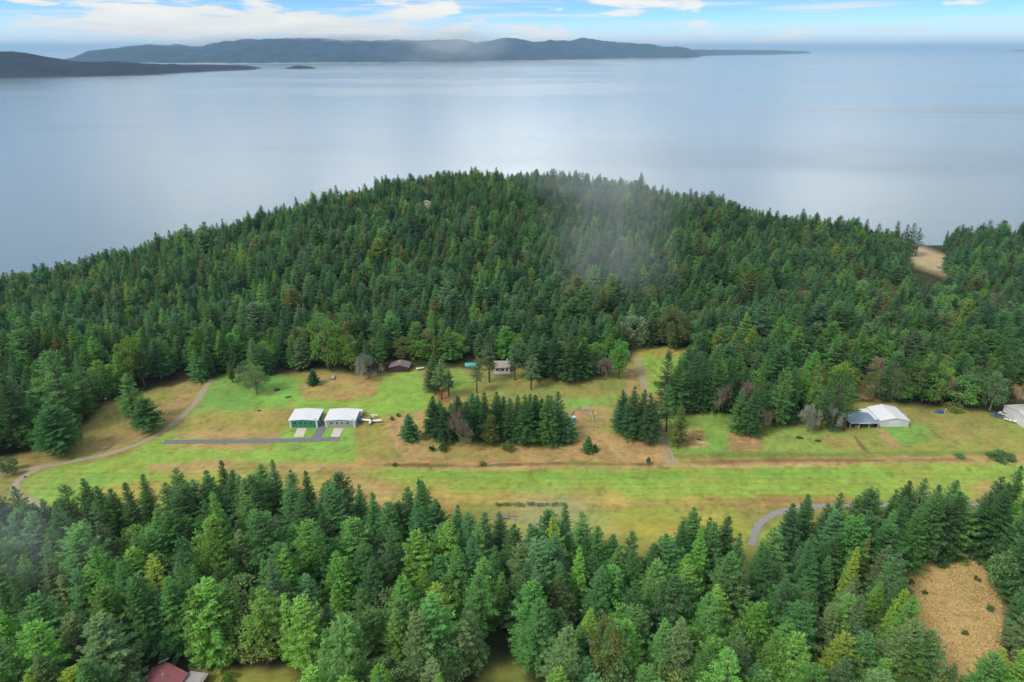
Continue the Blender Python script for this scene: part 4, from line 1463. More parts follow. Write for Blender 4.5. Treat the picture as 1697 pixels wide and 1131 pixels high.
def car(name, label, cat, loc, rz, paint, L=4.4, kind='car', group=None):
    root = thing(name, label, cat, loc, rz, group)
    hw = 0.88
    body = [(-L / 2, 0.35), (L / 2, 0.35), (L / 2, 0.72), (L / 2 - 0.25, 0.86), (L * 0.22, 0.95), (-L / 2 + 0.1, 0.98), (-L / 2, 0.8)]
    MB().prism([(a, z) for a, z in body], -hw, hw, 'y').build('body', paint, root, 0.06)
    if kind == 'pickup':
        cab = [(-L * 0.08, 0.96), (L * 0.24, 0.94), (L * 0.12, 1.62), (-L * 0.06, 1.64)]
    else:
        cab = [(-L * 0.46, 0.97), (L * 0.24, 0.94), (L * 0.08, 1.48), (-L * 0.36, 1.50)]
    cb = MB().prism(cab, -hw + 0.12, hw - 0.12, 'y').build('cabin', M['glass'], root, 0.03)
    xs = [c[0] for c in cab]
    MB().box(xs[3] + 0.05, xs[2] - 0.02, -hw + 0.16, hw - 0.16, cab[2][1] + 0.003, cab[2][1] + 0.06).build('roof', paint, root)
    for sx in (-1, 1):
        for sy in (-1, 1):
            w = MB().tube((sx * L * 0.31, sy * (hw - 0.18), 0.34), (sx * L * 0.31, sy * (hw + 0.03), 0.34), 0.34, n=14).build('wheel', M['rubber'], root)
            MB().tube((sx * L * 0.31, sy * (hw + 0.031), 0.34), (sx * L * 0.31, sy * (hw + 0.05), 0.34), 0.19, n=10).build('rim', M['steel'], w)
    return root


def boat(name, label, loc, rz, paint, L=4.2, cover=None, group=None):
    root = thing(name, label, 'boat', loc, rz, group)
    rings = []
    for k in range(9):
        s = k / 8
        w = 0.78 * (1 - max(0, s - 0.45) ** 2 / 0.32)
        z0 = 0.35 + 0.25 * max(0, s - 0.6)
        x = (s - 0.5) * L
        rings.append([(x, -w, 1.0), (x, -w * 0.86, z0 + 0.25), (x, 0, z0), (x, w * 0.86, z0 + 0.25), (x, w, 1.0), (x, w * 0.8, 0.95), (x, 0, 0.72), (x, -w * 0.8, 0.95)])
    MB().loft(rings).build('hull', paint, root)
    for a, b in ((-0.22, -0.12), (0.08, 0.16)):
        MB().box(L * a, L * b, -0.6, 0.6, 0.80, 0.99).build('bench', cover or M['wood'], root)
    for a, b in ((-0.3, -0.2), (0.2, 0.3)):
        MB().box(L * a, L * b, -0.45, 0.45, 0.0, 0.38).build('cradle', M['dark_wood'], root)
    return root


def airplane(loc, rz):
    """small low-wing plane, nose along -y"""
    r = thing('airplane', 'small white low-wing propeller plane parked on grass beside grey hangar', 'airplane', loc, rz)
    st = [(-3.35, 0.18, 1.12, 0.18), (-3.15, 0.42, 1.12, 0.40), (-2.4, 0.52, 1.15, 0.48), (-1.2, 0.58, 1.2, 0.58), (0.2, 0.56, 1.22, 0.58), (1.4, 0.42, 1.25, 0.44), (2.8, 0.25, 1.32, 0.28), (3.9, 0.12, 1.40, 0.16)]
    rings = [[(w * math.cos(a), y, zc + h * math.sin(a)) for a in np.linspace(0, 2 * PI, 14, endpoint=False)] for y, w, zc, h in st]
    fus = MB().loft(rings).build('fuselage', M['white_paint'], r, smooth_=True)
    for sg in (-1, 1):
        root_c = [(sg * 0.45, -1.05, 0.86), (sg * 0.45, 0.55, 0.84), (sg * 0.45, 0.5, 0.98), (sg * 0.45, -0.9, 1.06)]
        tip_c = [(sg * 4.5, -0.85, 1.20), (sg * 4.5, 0.35, 1.19), (sg * 4.5, 0.32, 1.26), (sg * 4.5, -0.75, 1.31)]
        w = MB().loft([root_c, tip_c]).build('wing', M['white_paint'], r)
        MB().box(sg * 4.51 - 0.05, sg * 4.51 + 0.05, -0.7, 0.3, 1.195, 1.29).build('wing_tip', M['blue_paint'], w)
        tl = MB().loft([[(sg * 0.08, 3.05, 1.42), (sg * 0.08, 3.95, 1.42), (sg * 0.08, 3.95, 1.50), (sg * 0.08, 3.05, 1.50)],
                        [(sg * 1.65, 3.30, 1.44), (sg * 1.65, 3.95, 1.44), (sg * 1.65, 3.95, 1.49), (sg * 1.65, 3.30, 1.49)]]).build('tailplane', M['white_paint'], r)
        lg = MB().tube((sg * 1.3, -0.4, 0.92), (sg * 1.3, -0.4, 0.25), 0.06, n=6).build('landing_gear', M['steel'], r)
        MB().tube((sg * 1.3 - 0.08, -0.4, 0.24), (sg * 1.3 + 0.08, -0.4, 0.24), 0.24, n=12).build('wheel', M['rubber'], lg)
    lg = MB().tube((0, -2.7, 0.8), (0, -2.7, 0.22), 0.05, n=6).build('landing_gear', M['steel'], r)
    MB().tube((-0.07, -2.7, 0.21), (0.07, -2.7, 0.21), 0.21, n=12).build('wheel', M['rubber'], lg)
    MB().loft([[(-0.04, 2.9, 1.5), (0.04, 2.9, 1.5), (0.04, 4.0, 1.5), (-0.04, 4.0, 1.5)], [(-0.03, 3.5, 2.65), (0.03, 3.5, 2.65), (0.03, 4.1, 2.65), (-0.03, 4.1, 2.65)]]).build('fin', M['white_paint'], r)
    cs = [(-1.35, 0.30, 0.10), (-0.9, 0.46, 0.42), (-0.1, 0.48, 0.52), (0.6, 0.42, 0.40), (1.2, 0.25, 0.08)]
    MB().loft([[(w * math.cos(a), y, 1.62 + h * math.sin(a)) for a in np.linspace(0, PI, 8)] for y, w, h in cs]).build('canopy', M['glass'], r, smooth_=True)
    pr = MB().box(-0.95, 0.95, -3.47, -3.43, 1.05, 1.19).build('propeller', M['dark_gap'], r)
    MB().loft([[(q * math.cos(a), y, 1.12 + q * math.sin(a)) for a in np.linspace(0, 2 * PI, 10, endpoint=False)] for y, q in ((-3.36, 0.17), (-3.55, 0.12), (-3.66, 0.03))]).build('spinner', M['white_paint'], pr)
    MB().box(-0.585, -0.50, -2.2, 1.0, 1.14, 1.26).build('stripe', M['blue_paint'], fus)
    MB().box(0.50, 0.585, -2.2, 1.0, 1.14, 1.26).build('stripe', M['blue_paint'], fus)


def railing(mb, pts, h=0.95, step=1.6, z=0.0):
    for (a, b) in zip(pts[:-1], pts[1:]):
        a, b = np.array(a, float), np.array(b, float)
        L = np.linalg.norm(b - a)
        n = max(1, int(L / step))
        for k in range(n + 1):
            p = a + (b - a) * k / n
            mb.tube((*p, z), (*p, z + h), 0.05, n=4)
        for hh in (h, h * 0.5):
            mb.tube((*a, z + hh), (*b, z + hh), 0.045, n=4)


def build_buildings():
    g1, W, D, e = hangar(480.5, 527.5, 708.8, 697.2, 679, M['green_wall'], 'green-walled metal hangar with white low-pitched roof and four windows', 'twin hangars beside the asphalt drive')
    g2, W2, D2, e2 = hangar(539.5, 589.5, 708.8, 697.2, 679, M['grey_wall'], 'grey-walled metal hangar with white low-pitched roof next to the green one', 'twin hangars beside the asphalt drive')
    # things stored between and beside the hangars
    x, y, _ = at(532, 697)
    car('parked_car', 'pale car parked in the gap between the two hangars', 'car', (x - 0.2, y + 1.2, 0), PI / 2, M['white_paint'], 4.0, group='vehicles parked beside the hangars')
    x, y, _ = at(597, 700)
    car('parked_car', 'dark blue car parked against the right side of grey hangar', 'car', (x - 0.1, y + 0.6, 0), PI / 2, M['blue_paint'], 4.2, group='vehicles parked beside the hangars')
    x, y, _ = at(596, 690)
    tr = thing('utility_trailer', 'white box trailer beside the rear right corner of grey hangar', 'trailer', (x + 0.4, y + 1.0, 0))
    MB().box(-0.9, 0.9, -1.5, 1.5, 0.5, 2.2).build('body', M['white_paint'], tr, 0.06)
    for sx in (-1, 1):
        MB().tube((sx * 0.92, 0, 0.32), (sx * 1.08, 0, 0.32), 0.32, n=12).build('wheel', M['rubber'], tr)
    MB().tube((0, -1.5, 0.5), (0, -2.4, 0.45), 0.05, n=5).build('drawbar', M['steel'], tr)
    x, y, _ = at(616.5, 699.5)
    airplane((x, y, 0), 0.10 * -1)

    # brown shed at the forest edge
    x, y, _ = at(662, 617)
    s = thing('shed', 'dark brown wooden shed with brown gabled roof at the forest edge', 'shed', (x, y, 0))
    W = 9.6
    w, r = gable(s, -W / 2, W / 2, 0, 6.0, 2.6, 3.9, M['brown_wall'], M['brown_roof'], 'y', 0.45)
    MB().box(-0.25, 0.25, 3.2, 3.7, 3.95, 4.5).build('roof_vent', M['white_wall'], r)
    MB().box(-2.2, 0.6, -0.06, -0.003, 0.05, 2.2).build('door', M['dark_wood'], s)
    MB().box(1.8, 2.8, -0.06, -0.003, 1.1, 1.9).build('window', M['glass'], s)
    # white stored things at its right
    x, y, _ = at(697, 613)
    boat('rowing_boat', 'white open boat on cradles right of the brown shed', (x, y, 0), 0.35, M['white_paint'], 4.0, group='small boats stored by the forest edge')
    x, y, _ = at(552, 627)
    boat('rowing_boat', 'small blue-grey boat with pale benches on the tan plot', (x, y, 0), 1.75, M['grey_paint'], 4.4, M['white_paint'], group='small boats stored by the forest edge')
    # teal roofed shed and cabin
    x, y, _ = at(781, 613)
    s = thing('shed', 'small wooden shed with bright teal metal roof left of the cabin', 'shed', (x, y, 0))
    gable(s, -2.9, 2.9, 0, 3.4, 2.1, 2.9, M['wood'], M['teal_roof'], 'x', 0.35)
    MB().box(-0.5, 0.5, -0.06, -0.003, 0.05, 1.9).build('door', M['dark_wood'], s)
    x, y, _ = at(832, 620)
    c = thing('cabin', 'cream cabin with grey shingle roof and railed wooden deck', 'cabin', (x, y + 1.5, 0))
    w, r = gable(c, -3.9, 3.9, 0, 6.2, 2.9, 5.0, M['cream_wall'], M['shingle'], 'x', 0.35)
    MB().box(2.2, 2.8, 4.0, 4.6, 4.2, 5.6).build('chimney', M['cream_wall'], r)
    for xx, wd in ((-2.4, 1.3), (0.2, 1.6), (2.4, 1.0)):
        fr = MB().box(xx - wd / 2 - 0.08, xx + wd / 2 + 0.08, -0.05, -0.003, 0.85, 2.35).build('window', M['white_wall'], c)
        MB().box(xx - wd / 2, xx + wd / 2, -0.07, -0.051, 0.95, 2.25).build('pane', M['glass'], fr)
    MB().box(-1.55, -0.75, -0.05, -0.003, 0.35, 2.3).build('door', M['wood'], c)
    dk = MB().box(-4.3, 4.3, -2.6, -0.08, 0.12, 0.32).build('deck', M['deck_wood'], c)
    rl = MB()
    railing(rl, [(-4.25, -0.1), (-4.25, -2.55), (4.25, -2.55), (4.25, -0.1)], 0.9, 1.2, 0.32)
    rl.build('railing', M['white_wall'], dk)

    # carport with blue-grey hipped roof
    x, y, _ = at(1430, 710)
    cp = thing('carport', 'open-fronted carport with blue-grey roof beside white workshop', 'carport', (x, y, 0))
    mb = MB()
    W, D, ev, rg = 12.4, 8.6, 2.5, 3.9
    vs = [(-W / 2, -0.6, ev), (W / 2, -0.6, ev), (W / 2, D, ev), (-W / 2, D, ev), (-0.6, 3.0, rg), (-0.6, D - 0.5, rg),
          (-W / 2, -0.6, ev + 0.14), (W / 2, -0.6, ev + 0.14), (W / 2, D, ev + 0.14), (-W / 2, D, ev + 0.14), (-0.6, 3.0, rg + 0.14), (-0.6, D - 0.5, rg + 0.14)]
    up = [(6, 7, 10), (7, 8, 11, 10), (8, 9, 11), (9, 6, 10, 11)]
    lo = [(1, 0, 4), (2, 1, 4, 5), (3, 2, 5), (0, 3, 5, 4)]
    ed = [(0, 1, 7, 6), (1, 2, 8, 7), (2, 3, 9, 8), (3, 0, 6, 9)]
    mb.add(vs, up + lo + ed)
    rf = mb.build('roof', M['blue_roof'], cp)
    MB().prism([(-2.4, 2.66), (2.6, 2.66), (0.1, 3.3)], -0.9, -0.62, 'y').build('gable_end', M['white_wall'], rf)
    for px in (-W / 2 + 0.3, -2.0, 2.2, W / 2 - 0.3):
        MB().box(px - 0.1, px + 0.1, -0.4, -0.2, 0, ev - 0.01).build('post', M['cream_wall'], cp)
    MB().box(-W / 2 + 0.1, W / 2 - 0.1, D - 0.25, D - 0.1, 0, ev - 0.01).build('back_wall', M['brown_wall'], cp)
    for sx in (-1, 1):
        MB().box(sx * (W / 2 - 0.21) - 0.07, sx * (W / 2 - 0.21) + 0.07, 0.0, D - 0.26, 0, ev - 0.01).build('side_wall', M['brown_wall'], cp)
    car('parked_car', 'pale pickup truck parked under the open carport', 'truck', (x - 2.6, y + 2.6, 0), -PI / 2 + 0.1, M['grey_paint'], 4.8, 'pickup')
    # white workshop
    x, y, _ = at(1481, 707.5)
    ws = thing('workshop', 'white metal workshop with white gabled roof and lower side annex', 'workshop', (x, y, 0))
    w, r = gable(ws, -6.2, 6.2, 0, 12.0, 2.9, 4.2, M['white_wall'], M['white_metal'], 'y', 0.25)
    an = MB().box(-10.3, -6.32, 1.6, 11.0, 0, 2.3)
    an.build('annex', M['white_wall'], ws)
    MB().prism([(-10.55, 2.32), (-6.6, 2.72), (-6.6, 2.84), (-10.55, 2.44)], 1.35, 11.2, 'y').build('annex_roof', M['white_metal'], ws)
    MB().box(-9.0, -8.1, 1.54, 1.597, 0.05, 2.05).build('door', M['grey_wall'], ws)
    MB().box(-7.7, -7.0, 1.54, 1.597, 1.1, 1.7).build('window', M['glass'], ws)
    MB().box(-2.6, 2.6, -0.06, -0.003, 0.04, 2.6).build('roller_door', M['white_metal'], ws)
    pr = MB().box(6.33, 8.4, 6.5, 6.62, 2.3, 2.5).box(8.2, 8.4, 6.5, 6.62, 0, 2.3)
    pr.build('side_awning', M['white_wall'], ws)
    # hangar at the right edge
    x, y, _ = at(1686, 703)
    hg = thing('hangar', 'long white hangar with pale off-white roof cut by right picture edge', 'hangar', (x, y, 0), 0.10)
    w, r = gable(hg, 0, 16, -6, 9, 4.2, 5.6, M['white_wall'], M['pink_roof'], 'x', 0.25)
    MB().box(-0.06, -0.003, -4, 2.5, 0.03, 3.4).build('door', M['white_metal'], hg)
    for a in (3.0, 8.0):
        MB().box(a, a + 1, -6.06, -6.003, 1.6, 2.4).build('window', M['glass'], hg)
    x, y, _ = at(1652, 691)
    car('parked_car', 'dark blue car parked left of the hangar at right edge', 'car', (x, y, 0), 2.4, M['blue_paint'], 4.4, group='cars by the right edge hangar')
    x, y, _ = at(1664, 690)
    car('parked_car', 'white car parked beside the dark blue one at right edge', 'car', (x + 0.6, y + 1.0, 0), 2.3, M['white_paint'], 4.4, group='cars by the right edge hangar')
    x, y, _ = at(1676, 700)
    boat('rowing_boat', 'white boat on cradles against the hangar at right edge', (x - 0.6, y + 0.4, 0), 2.5, M['white_paint'], 4.6)
    x, y, _ = at(1557, 684)
    tp = thing('covered_machine', 'dark blue tarpaulin over a machine at the meadow rear edge', 'covered machine', (x, y, 0))
    rr = np.random.default_rng(5)
    rings = []
    for k in range(7):
        t = k / 6
        rad = [1.7, 1.66, 1.5, 1.35, 1.15, 0.8, 0.15][k]
        rings.append([(rad * 1.25 * math.cos(a_) * (1 + 0.1 * rr.normal()), rad * 0.7 * math.sin(a_) * (1 + 0.1 * rr.normal()), 1.5 * t + 0.05 * rr.normal() * (k > 0)) for a_ in np.linspace(0, 2 * PI, 14, endpoint=False)])
    MB().loft(rings).build('tarpaulin', M['tarp_blue'], tp)
    MB().tube((1.9, 0, 0), (2.6, 0.4, 1.7), 0.05, n=5).tube((2.6, 0.4, 1.7), (2.9, 0.3, 1.7), 0.16, n=6).build('lever', M['white_paint'], tp)

    # red-roofed house at the bottom left
    RX, RY, _ = at(273, 1100, 5.6)
    h = thing('house', 'house with faded red metal roof below the near forest', 'house', (RX, RY - 4.6, 0), -0.16)
    w, r = gable(h, -4.6, 4.6, -5.0, 4.4, 3.1, 5.6, M['cream_wall'], M['red_roof'], 'y', 0.5)
    rb = MB()
    for k in range(-12, 13):
        yy = k * 0.38
        for sg in (-1, 1):
            rb.add([(sg * 0.02, yy - 0.02, 5.77), (sg * 5.08, yy - 0.02, 3.02), (sg * 5.08, yy + 0.02, 3.02), (sg * 0.02, yy + 0.02, 5.77),
                    (sg * 0.02, yy - 0.02, 5.81), (sg * 5.08, yy - 0.02, 3.06), (sg * 5.08, yy + 0.02, 3.06), (sg * 0.02, yy + 0.02, 5.81)],
                   [(0, 1, 2, 3), (7, 6, 5, 4), (0, 4, 5, 1), (1, 5, 6, 2), (2, 6, 7, 3), (3, 7, 4, 0)])
    rb.build('roof_seam', M['red_roof'], r)
    MB().tube((1.1, 1.2, 4.9), (1.1, 1.2, 5.95), 0.14, n=10).tube((1.1, 1.2, 5.95), (1.1, 1.2, 6.1), 0.22, n=10).build('flue', M['white_wall'], r)
    for a in (-3, 1.0):
        MB().box(4.603, 4.65, a, a + 1.4, 1.0, 2.1).build('window', M['glass'], h)
    MB().box(4.603, 4.65, -0.6, 0.4, 2.0, 2.95).build('door', M['wood'], h)
    dk = MB().box(4.66, 9.8, -4.5, 6.2, 2.05, 2.25).build('deck', M['deck_wood'], h)
    for px in (5.2, 9.5):
        for py in (-4.2, 5.8):
            MB().box(px - 0.1, px + 0.1, py - 0.1, py + 0.1, 0, 2.048).build('post', M['wood'], dk)
    rl = MB()
    railing(rl, [(4.75, 6.1), (9.7, 6.1), (9.7, -4.4)], 1.0, 0.9, 2.25)
    rl.build('railing', M['wood'], dk)
    ae = MB()
    ae.tube((0.3, 3.7, 5.6), (0.3, 3.7, 7.6), 0.04, n=5)
    a0, a1 = np.array((-1.3, 3.4, 7.1)), np.array((1.3, 4.1, 8.3))
    ae.tube(a0, a1, 0.05, n=5)
    for k in range(9):
        p = a0 + (a1 - a0) * k / 8
        L = 1.15 - 0.08 * k
        dd = np.array((-0.25, 0.95, -0.15)) * L * 0.6
        ae.tube(p - dd, p + dd, 0.03, n=4)
    ae.build('aerial', M['steel'], h)

    # small house roof in the trees on the hill, and far pale things by the shore
    x, y, _ = at(705, 326, 32)
    zz = float(ground_z(x, y))
    hs = thing('house', 'small pale house mostly hidden in trees on the hill', 'house', (x, y, zz + 1.5))
    gable(hs, -4, 4, 0, 7, 5.2, 7.0, M['cream_wall'], M['shingle'], 'y', 0.4)
    MB().box(-3.4, 3.4, 0.5, 6.5, -12, -0.01).build('foundation', M['white_wall'], hs)
    x, y, _ = at(1557, 462, -32)
    zz = float(ground_z(x, y))
    car('parked_van', 'white van standing at the lower edge of shore meadow', 'van', (x, y + 4, zz), 0.1, M['white_paint'], 6.0)


def build_small():
    # corral of pipe panels and portable toilet
    P = [at(u, v)[:2] for u, v in [(944, 699), (948, 684), (962, 679), (978, 681), (983, 699)]]
    fe = thing('corral_fence', 'grey pipe corral panels standing in tan grass right of the grove', 'fence')
    for a, b in zip(P[:-1], P[1:]):
        a, b = np.array(a), np.array(b)
        n = max(1, int(np.linalg.norm(b - a) / 1.5))
        for j in range(n):
            p, q = a + (b - a) * (j + 0.03) / n, a + (b - a) * (j + 0.97) / n
            mb = MB()
            for c in (p, q):
                mb.tube((*c, 0), (*c, 1.75), 0.06, n=5)
            for hh in (0.35, 0.75, 1.15, 1.55):
                mb.tube((*p, hh), (*q, hh), 0.055, n=5)
            mb.build('panel', M['steel'], fe)
    x, y, _ = at(951, 699)
    pt = thing('portable_toilet', 'teal portable toilet with white roof beside the corral panels', 'toilet', (x, y, 0), 0.1)
    MB().box(-0.75, 0.75, -0.75, 0.75, 0.08, 2.2).build('cabin', M['teal_plastic'], pt, 0.05)
    MB().prism([(-0.8, 2.2), (0.8, 2.2), (0.6, 2.5), (-0.6, 2.5)], -0.8, 0.8, 'y').build('roof', M['white_paint'], pt, 0.03)
    MB().box(-0.42, 0.42, -0.80, -0.753, 0.15, 2.0).build('door', M['teal_roof'], pt)
    # dark beds and heaps on the lawn left of the hangars
    for i, (u, v, a, w, d, lb) in enumerate([(459, 647, 0.5, 2.6, 2.0, 'dark square timber-edged bed on lawn, nearest the forest'), (478, 659, 0.35, 2.6, 1.0, 'dark narrow timber-edged bed on lawn behind the green hangar')]):
        x, y, _ = at(u, v)
        r = thing('garden_bed', lb, 'garden bed', (x, y, 0), a, 'dark garden beds on the lawn')
        b = MB()
        b.box(-w / 2, w / 2, -d / 2, -d / 2 + 0.15, 0, 0.35).box(-w / 2, w / 2, d / 2 - 0.15, d / 2, 0, 0.35)
        b.box(-w / 2, -w / 2 + 0.15, -d / 2 + 0.151, d / 2 - 0.151, 0, 0.35).box(w / 2 - 0.15, w / 2, -d / 2 + 0.151, d / 2 - 0.151, 0, 0.35)
        b.build('frame', M['dark_wood'], r)
        MB().box(-w / 2 + 0.152, w / 2 - 0.152, -d / 2 + 0.152, d / 2 - 0.152, 0, 0.22).build('soil', M['earth'], r)
    # heaps
    def heap(name, u, v, rad, hgt, m, label, cat, group=None, seed=0):
        x, y, _ = at(u, v)
        rr = np.random.default_rng(seed)
        rings = []
        for k in range(6):
            t = k / 5
            q = rad * (1 - t ** 1.6) + 0.05
            rings.append([(q * math.cos(b_) * (1 + 0.18 * rr.normal()), q * 0.7 * math.sin(b_) * (1 + 0.18 * rr.normal()), hgt * t * (1 + 0.15 * rr.normal()) if k else -0.1) for b_ in np.linspace(0, 2 * PI, 12, endpoint=False)])
        o = MB().loft(rings).build(name, m)
        o.location = (x, y, 0)
        return tag(o, label, cat, group)
    heap('earth_heap', 430, 681, 0.9, 0.5, M['earth'], 'small dark earth heap on grass left of the green hangar', 'heap', 'dark heaps on the grass', 1)
    heap('earth_heap', 1325, 726, 1.7, 0.5, M['earth'], 'dark earth heap on grass below the loose trees', 'heap', 'dark heaps on the grass', 2)
    heap('earth_heap', 1355, 731, 1.5, 0.4, M['earth'], 'second dark earth heap, right of one below loose trees', 'heap', 'dark heaps on the grass', 3)
    heap('earth_heap', 1158, 729, 0.9, 0.4, M['earth'], 'small dark heap on the tan plot by the two-rut track', 'heap', 'dark heaps on the grass', 4)
    heap('earth_heap', 42, 791, 0.8, 0.4, M['earth'], 'small dark heap on the bend of the gravel track', 'heap', 'dark heaps on the grass', 5)
    heap('rock_heap', 1380, 712, 1.6, 0.9, M['white_wall'], 'pale rock heap under the trees left of the carport', 'heap', None, 6)
    heap('rock_heap', 1112, 766, 1.0, 0.6, M['driftwood'], 'grey rock heap at the track crossing of the ditch', 'heap', None, 7)
    # log pile at the runway edge and driftwood along the ditch
    x, y, _ = at(838, 858)
    lp = thing('brush_pile', 'pile of grey logs and branches at the near forest edge', 'brush pile', (x, y, 0))
    rr = np.random.default_rng(9)
    mb = MB()
    for k in range(60):
        p = np.array([rr.normal(0, 3.2), rr.normal(0, 0.9), 0])
        p[2] = max(0.1, 1.0 - 0.12 * abs(p[0]) - 0.4 * abs(p[1])) * rr.random()
        d = np.array([rr.normal(0, 1), rr.normal(0, 0.6), rr.normal(0, 0.15)])
        d *= rr.uniform(0.7, 1.8) / np.linalg.norm(d)
        mb.tube(p - d, p + d, rr.uniform(0.05, 0.14), n=5)
    mb.build('branches', M['driftwood'], lp)
    MB().tube((-4.5, 0.6, 0.2), (3.8, -0.8, 0.25), 0.2, 0.15, 8).build('log', M['driftwood'], lp)
    # white box hive / sign near the left forest edge
    x, y, _ = at(176, 664)
    bx = thing('beehive', 'white box on dark stand at the left forest edge', 'box', (x, y, 0))
    MB().box(-0.5, 0.5, -0.4, 0.4, 0.7, 1.6).build('box', M['white_paint'], bx, 0.02)
    MB().box(-0.55, 0.55, -0.45, 0.45, 0, 0.69).build('stand', M['dark_wood'], bx)
    x, y, _ = at(175, 745)
    st = thing('picnic_table', 'small grey table in dry grass beside the gravel track', 'table', (x, y, 0), 0.3)
    MB().box(-0.95, 0.95, -0.4, 0.4, 0.72, 0.78).build('table_top', M['driftwood'], st)
    for sy in (-1, 1):
        MB().box(-0.95, 0.95, sy * 0.75 - 0.14, sy * 0.75 + 0.14, 0.43, 0.48).build('bench', M['driftwood'], st)
    for sx in (-0.7, 0.7):
        MB().box(sx - 0.05, sx + 0.05, -0.85, 0.85, 0.36, 0.428).box(sx - 0.05, sx + 0.05, -0.3, -0.2, 0, 0.719).box(sx - 0.05, sx + 0.05, 0.2, 0.3, 0, 0.719).build('leg', M['driftwood'], st)
    # white marker stones / posts
    for i, (u, v, lb) in enumerate([(658, 745, 'thin white marker post in bracken below the small plane'), (742, 770, 'thin dark marker post on the ditch left of grove'), (1285, 704, 'thin white marker post among trees left of carport'),
                                    (1270, 747, 'thin white marker post at the corner of tan plot')]):
        x, y, _ = at(u, v)
        p = MB().tube((0, 0, 0), (0, 0, 1.3), 0.07, 0.06, 7).tube((0, 0, 1.3), (0, 0, 1.42), 0.10, 0.08, 7).build('marker_post', M['white_paint'] if 'white' in lb else M['dark_wood'])
        p.location = (x, y, 0)
        tag(p, lb, 'post', 'marker posts in the field')
    # bigleaf trunk debris along the ditch
    for i, (u0, v0, u1, v1, lb) in enumerate([(1440, 762, 1470, 762, 'pale log lying on the ditch right of the tan strip'), (1500, 762, 1530, 761, 'long pale log on the ditch near right edge'), (800, 771, 825, 769, 'grey log lying on the ditch below the grove')]):
        a, b = np.array(at(u0, v0, 0.2)), np.array(at(u1, v1, 0.25))
        o = MB().tube(a, b, 0.25, 0.16, 8).build('fallen_log', M['driftwood'])
        tag(o, lb, 'log', 'logs lying along the ditch')


# ------------------------------------------------------------------ tufts of dead bracken and rough grass
def tufts(name, poly_list, n, hgt, tones, label, z_of=None, seed=1, keep=None):
    rng = np.random.default_rng(seed)
    P = []
    for poly in poly_list:
        q = np.array(poly)
        lo, hi = q.min(0), q.max(0)
        c = lo + rng.random((n * 3, 2)) * (hi - lo)
        c = c[sdf_poly(c[:, 0], c[:, 1], poly) < -0.2]
        P.append(c[:n])
    P = np.concatenate(P)
    if keep is not None:
        P = P[keep(P[:, 0], P[:, 1])]
    dens = fnoise(P[:, 0], P[:, 1], 3.5, 30, 4)
    P = P[dens > 0.40 + 0.1 * (rng.random(len(P)) - 0.5)]
    k = 7
    m = len(P) * k
    base = np.repeat(P, k, 0) + rng.normal(0, 0.16, (m, 2))
    ph = rng.random(m) * 2 * PI
    ln = hgt * rng.uniform(0.5, 1.3, m)
    tilt = rng.uniform(0.35, 1.2, m)
    d = np.stack([np.cos(ph) * np.sin(tilt), np.sin(ph) * np.sin(tilt), np.cos(tilt)], 1)
    s = np.stack([-np.sin(ph), np.cos(ph), 0 * ph], 1)
    p = np.c_[base, np.zeros(m)]
    wd = (hgt * rng.uniform(0.09, 0.2, m))[:, None]
    v = np.stack([p, p + d * ln[:, None] * 0.5 + s * wd, p + d * ln[:, None] - np.array([0, 0, 0.15]) * hgt, p + d * ln[:, None] * 0.5 - s * wd], 1).reshape(-1, 3)
    me = bpy.data.meshes.new(name)
    fill(me, v, np.arange(m * 4).reshape(m, 4))
    a = me.attributes.new('leaf', 'FLOAT', 'FACE')
    a.data.foreach_set('value', rng.random(len(me.polygons)).astype(np.float32))
    me.materials.append(M['straw'])
    o = bpy.data.objects.new(name, me)
    COL.objects.link(o)
    o['tint'] = tones
    o['kind'] = 'stuff'
    o['label'] = label
    o['category'] = 'plants'


def build_tufts():
    tufts('bracken', [BRACKEN], 11000, 0.55, srgb(232, 208, 148, 0.86), 'dead tan bracken filling the clearing in the near forest', seed=3)
    f = gp([(648, 692), (700, 680), (716, 700), (716, 738), (940, 742), (945, 680), (1015, 678), (1015, 722), (1095, 737), (1104, 764), (700, 768), (655, 748), (640, 722)])
    tufts('dry_grass', [f, gp([(1126, 716), (1166, 712), (1172, 738), (1128, 742)]), gp([(1205, 718), (1255, 722), (1268, 744), (1210, 747)])], 1500, 0.40, srgb(218, 192, 132, 0.72),
          'rough dry grass and bracken around the grove', seed=4)


# ------------------------------------------------------------------ air
def build_haze():
    mb = MB().box(-84000, 84000, -6500, 82000, -47.2, 365)
    m = bpy.data.materials.new('haze')
    m.use_nodes = True
    N = NT(m.node_tree)
    v = N.n('ShaderNodeVolumePrincipled')
    v.inputs['Color'].default_value = (0.48, 0.75, 1.0, 1)
    v.inputs['Density'].default_value = 3.8e-5
    v.inputs['Anisotropy'].default_value = 0.0
    o = N.n('ShaderNodeOutputMaterial')
    N.l(v.outputs[0], o.inputs['Volume'])
    h = mb.build('haze', m)
    h['kind'] = 'stuff'
    h['label'] = 'thin pale haze over land and sea'
    h['category'] = 'haze'


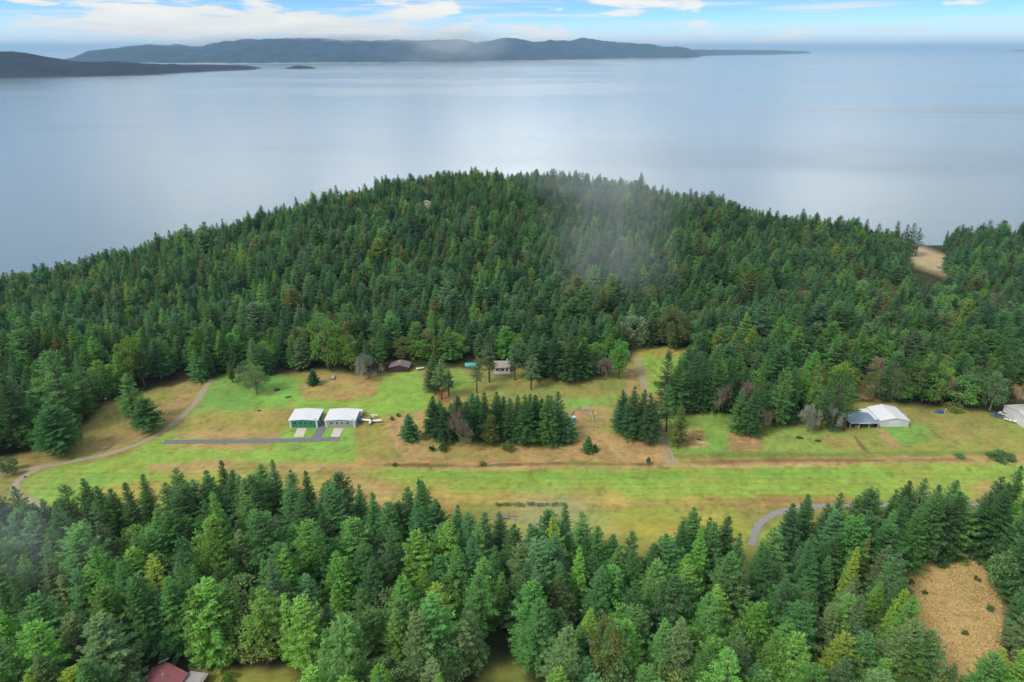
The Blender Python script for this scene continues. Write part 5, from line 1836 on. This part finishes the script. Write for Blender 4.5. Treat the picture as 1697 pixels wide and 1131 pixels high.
def build_mist():
    """thin wisps of low cloud drifting over the wood: soft noisy volumes"""
    m = bpy.data.materials.new('mist')
    m.use_nodes = True
    N = NT(m.node_tree)
    tc = N.n('ShaderNodeTexCoord')
    ln = N.n('ShaderNodeVectorMath', operation='LENGTH')
    N.l(tc.outputs['Object'], ln.inputs[0])
    fall = N.ramp(ln.outputs['Value'], 1.0, 0.1)
    n = N.noise(tc.outputs['Object'], 2.2, 4, 0.6, 0.5)
    d = N.m('MULTIPLY', N.m('MULTIPLY', fall, N.ramp(n, 0.25, 0.85)), 1.0)
    oi = N.n('ShaderNodeObjectInfo')
    v = N.n('ShaderNodeVolumePrincipled')
    v.inputs['Color'].default_value = (0.86, 0.92, 0.97, 1)
    dens = N.n('ShaderNodeAttribute', attribute_name='thickness', attribute_type='OBJECT')
    N.l(N.m('MULTIPLY', d, dens.outputs['Fac']), v.inputs['Density'])
    v.inputs['Anisotropy'].default_value = 0.0
    o = N.n('ShaderNodeOutputMaterial')
    N.l(v.outputs[0], o.inputs['Volume'])
    for u, vv, dist, size, tilt, op, lb in [(1014, 430, 395, (50, 46, 122), -0.10, 0.58, 'thin upright wisp of mist drifting before the forested hill'),
                                            (1000, 300, 540, (110, 50, 34), 0.15, 0.5, 'faint wisp of mist near the top of hill'),
                                            (930, 865, 180, (26, 14, 15), 0.2, 0.55, 'faint wisp of mist over the near forest edge'),
                                            (-10, 930, 150, (40, 16, 34), 0.0, 0.32, 'faint wisp of mist over near forest at left edge'),
                                            (290, 82, 11200, (1500, 700, 130), 0.0, 4.0, 'low white cloud on the ridge of far island, leftmost'),
                                            (395, 73, 11200, (1000, 700, 150), 0.0, 6.0, 'low white cloud lying on the far island crest left of middle'),
                                            (560, 66, 11200, (1700, 700, 120), 0.0, 4.5, 'long low white cloud along the middle of the far island crest'),
                                            (755, 74, 10600, (1000, 700, 330), 0.0, 2.2, 'pale cloud curtain before the far island right of its summit'),
                                            (725, 110, 900, (90, 60, 80), 0.05, 0.45, 'pale wisp of mist hanging over the sea')]:
        dx, dy, dz = ray(u, vv)
        t = dist / dy
        rings = []
        for i in range(1, 10):
            a = PI * i / 10
            rings.append([(math.sin(a) * math.cos(b), math.sin(a) * math.sin(b), -math.cos(a)) for b in np.linspace(0, 2 * PI, 16, endpoint=False)])
        ob = MB().loft(rings).build('mist', m)
        ob.location = (dx * t, dist, CAM_H + dz * t)
        ob.scale = size
        ob.rotation_euler = (0, tilt, 0)
        ob['thickness'] = op / (1.1 * size[1])
        ob['kind'] = 'stuff'
        ob['label'] = lb
        ob['category'] = 'mist'


build_ground()
build_sea()
build_far()
build_roads()
build_buildings()
build_small()
plant_single()
nc = plant_mass('conifer_forest', tuple(CON), 'dense dark conifer forest covering the hill behind the field', 'forest')
nb = plant_mass('broadleaf_forest', ('madrona', 'oak'), 'rounded broadleaf trees scattered through the far forest', 'forest')
nx = plant_mass('bare_forest', ('bare', 'lichen'), 'leafless trees scattered through the far forest', 'forest')
build_tufts()
build_haze()
build_mist()
print('TREES', len(TREES), 'single', len(single), 'mass', nc, nb, nx)
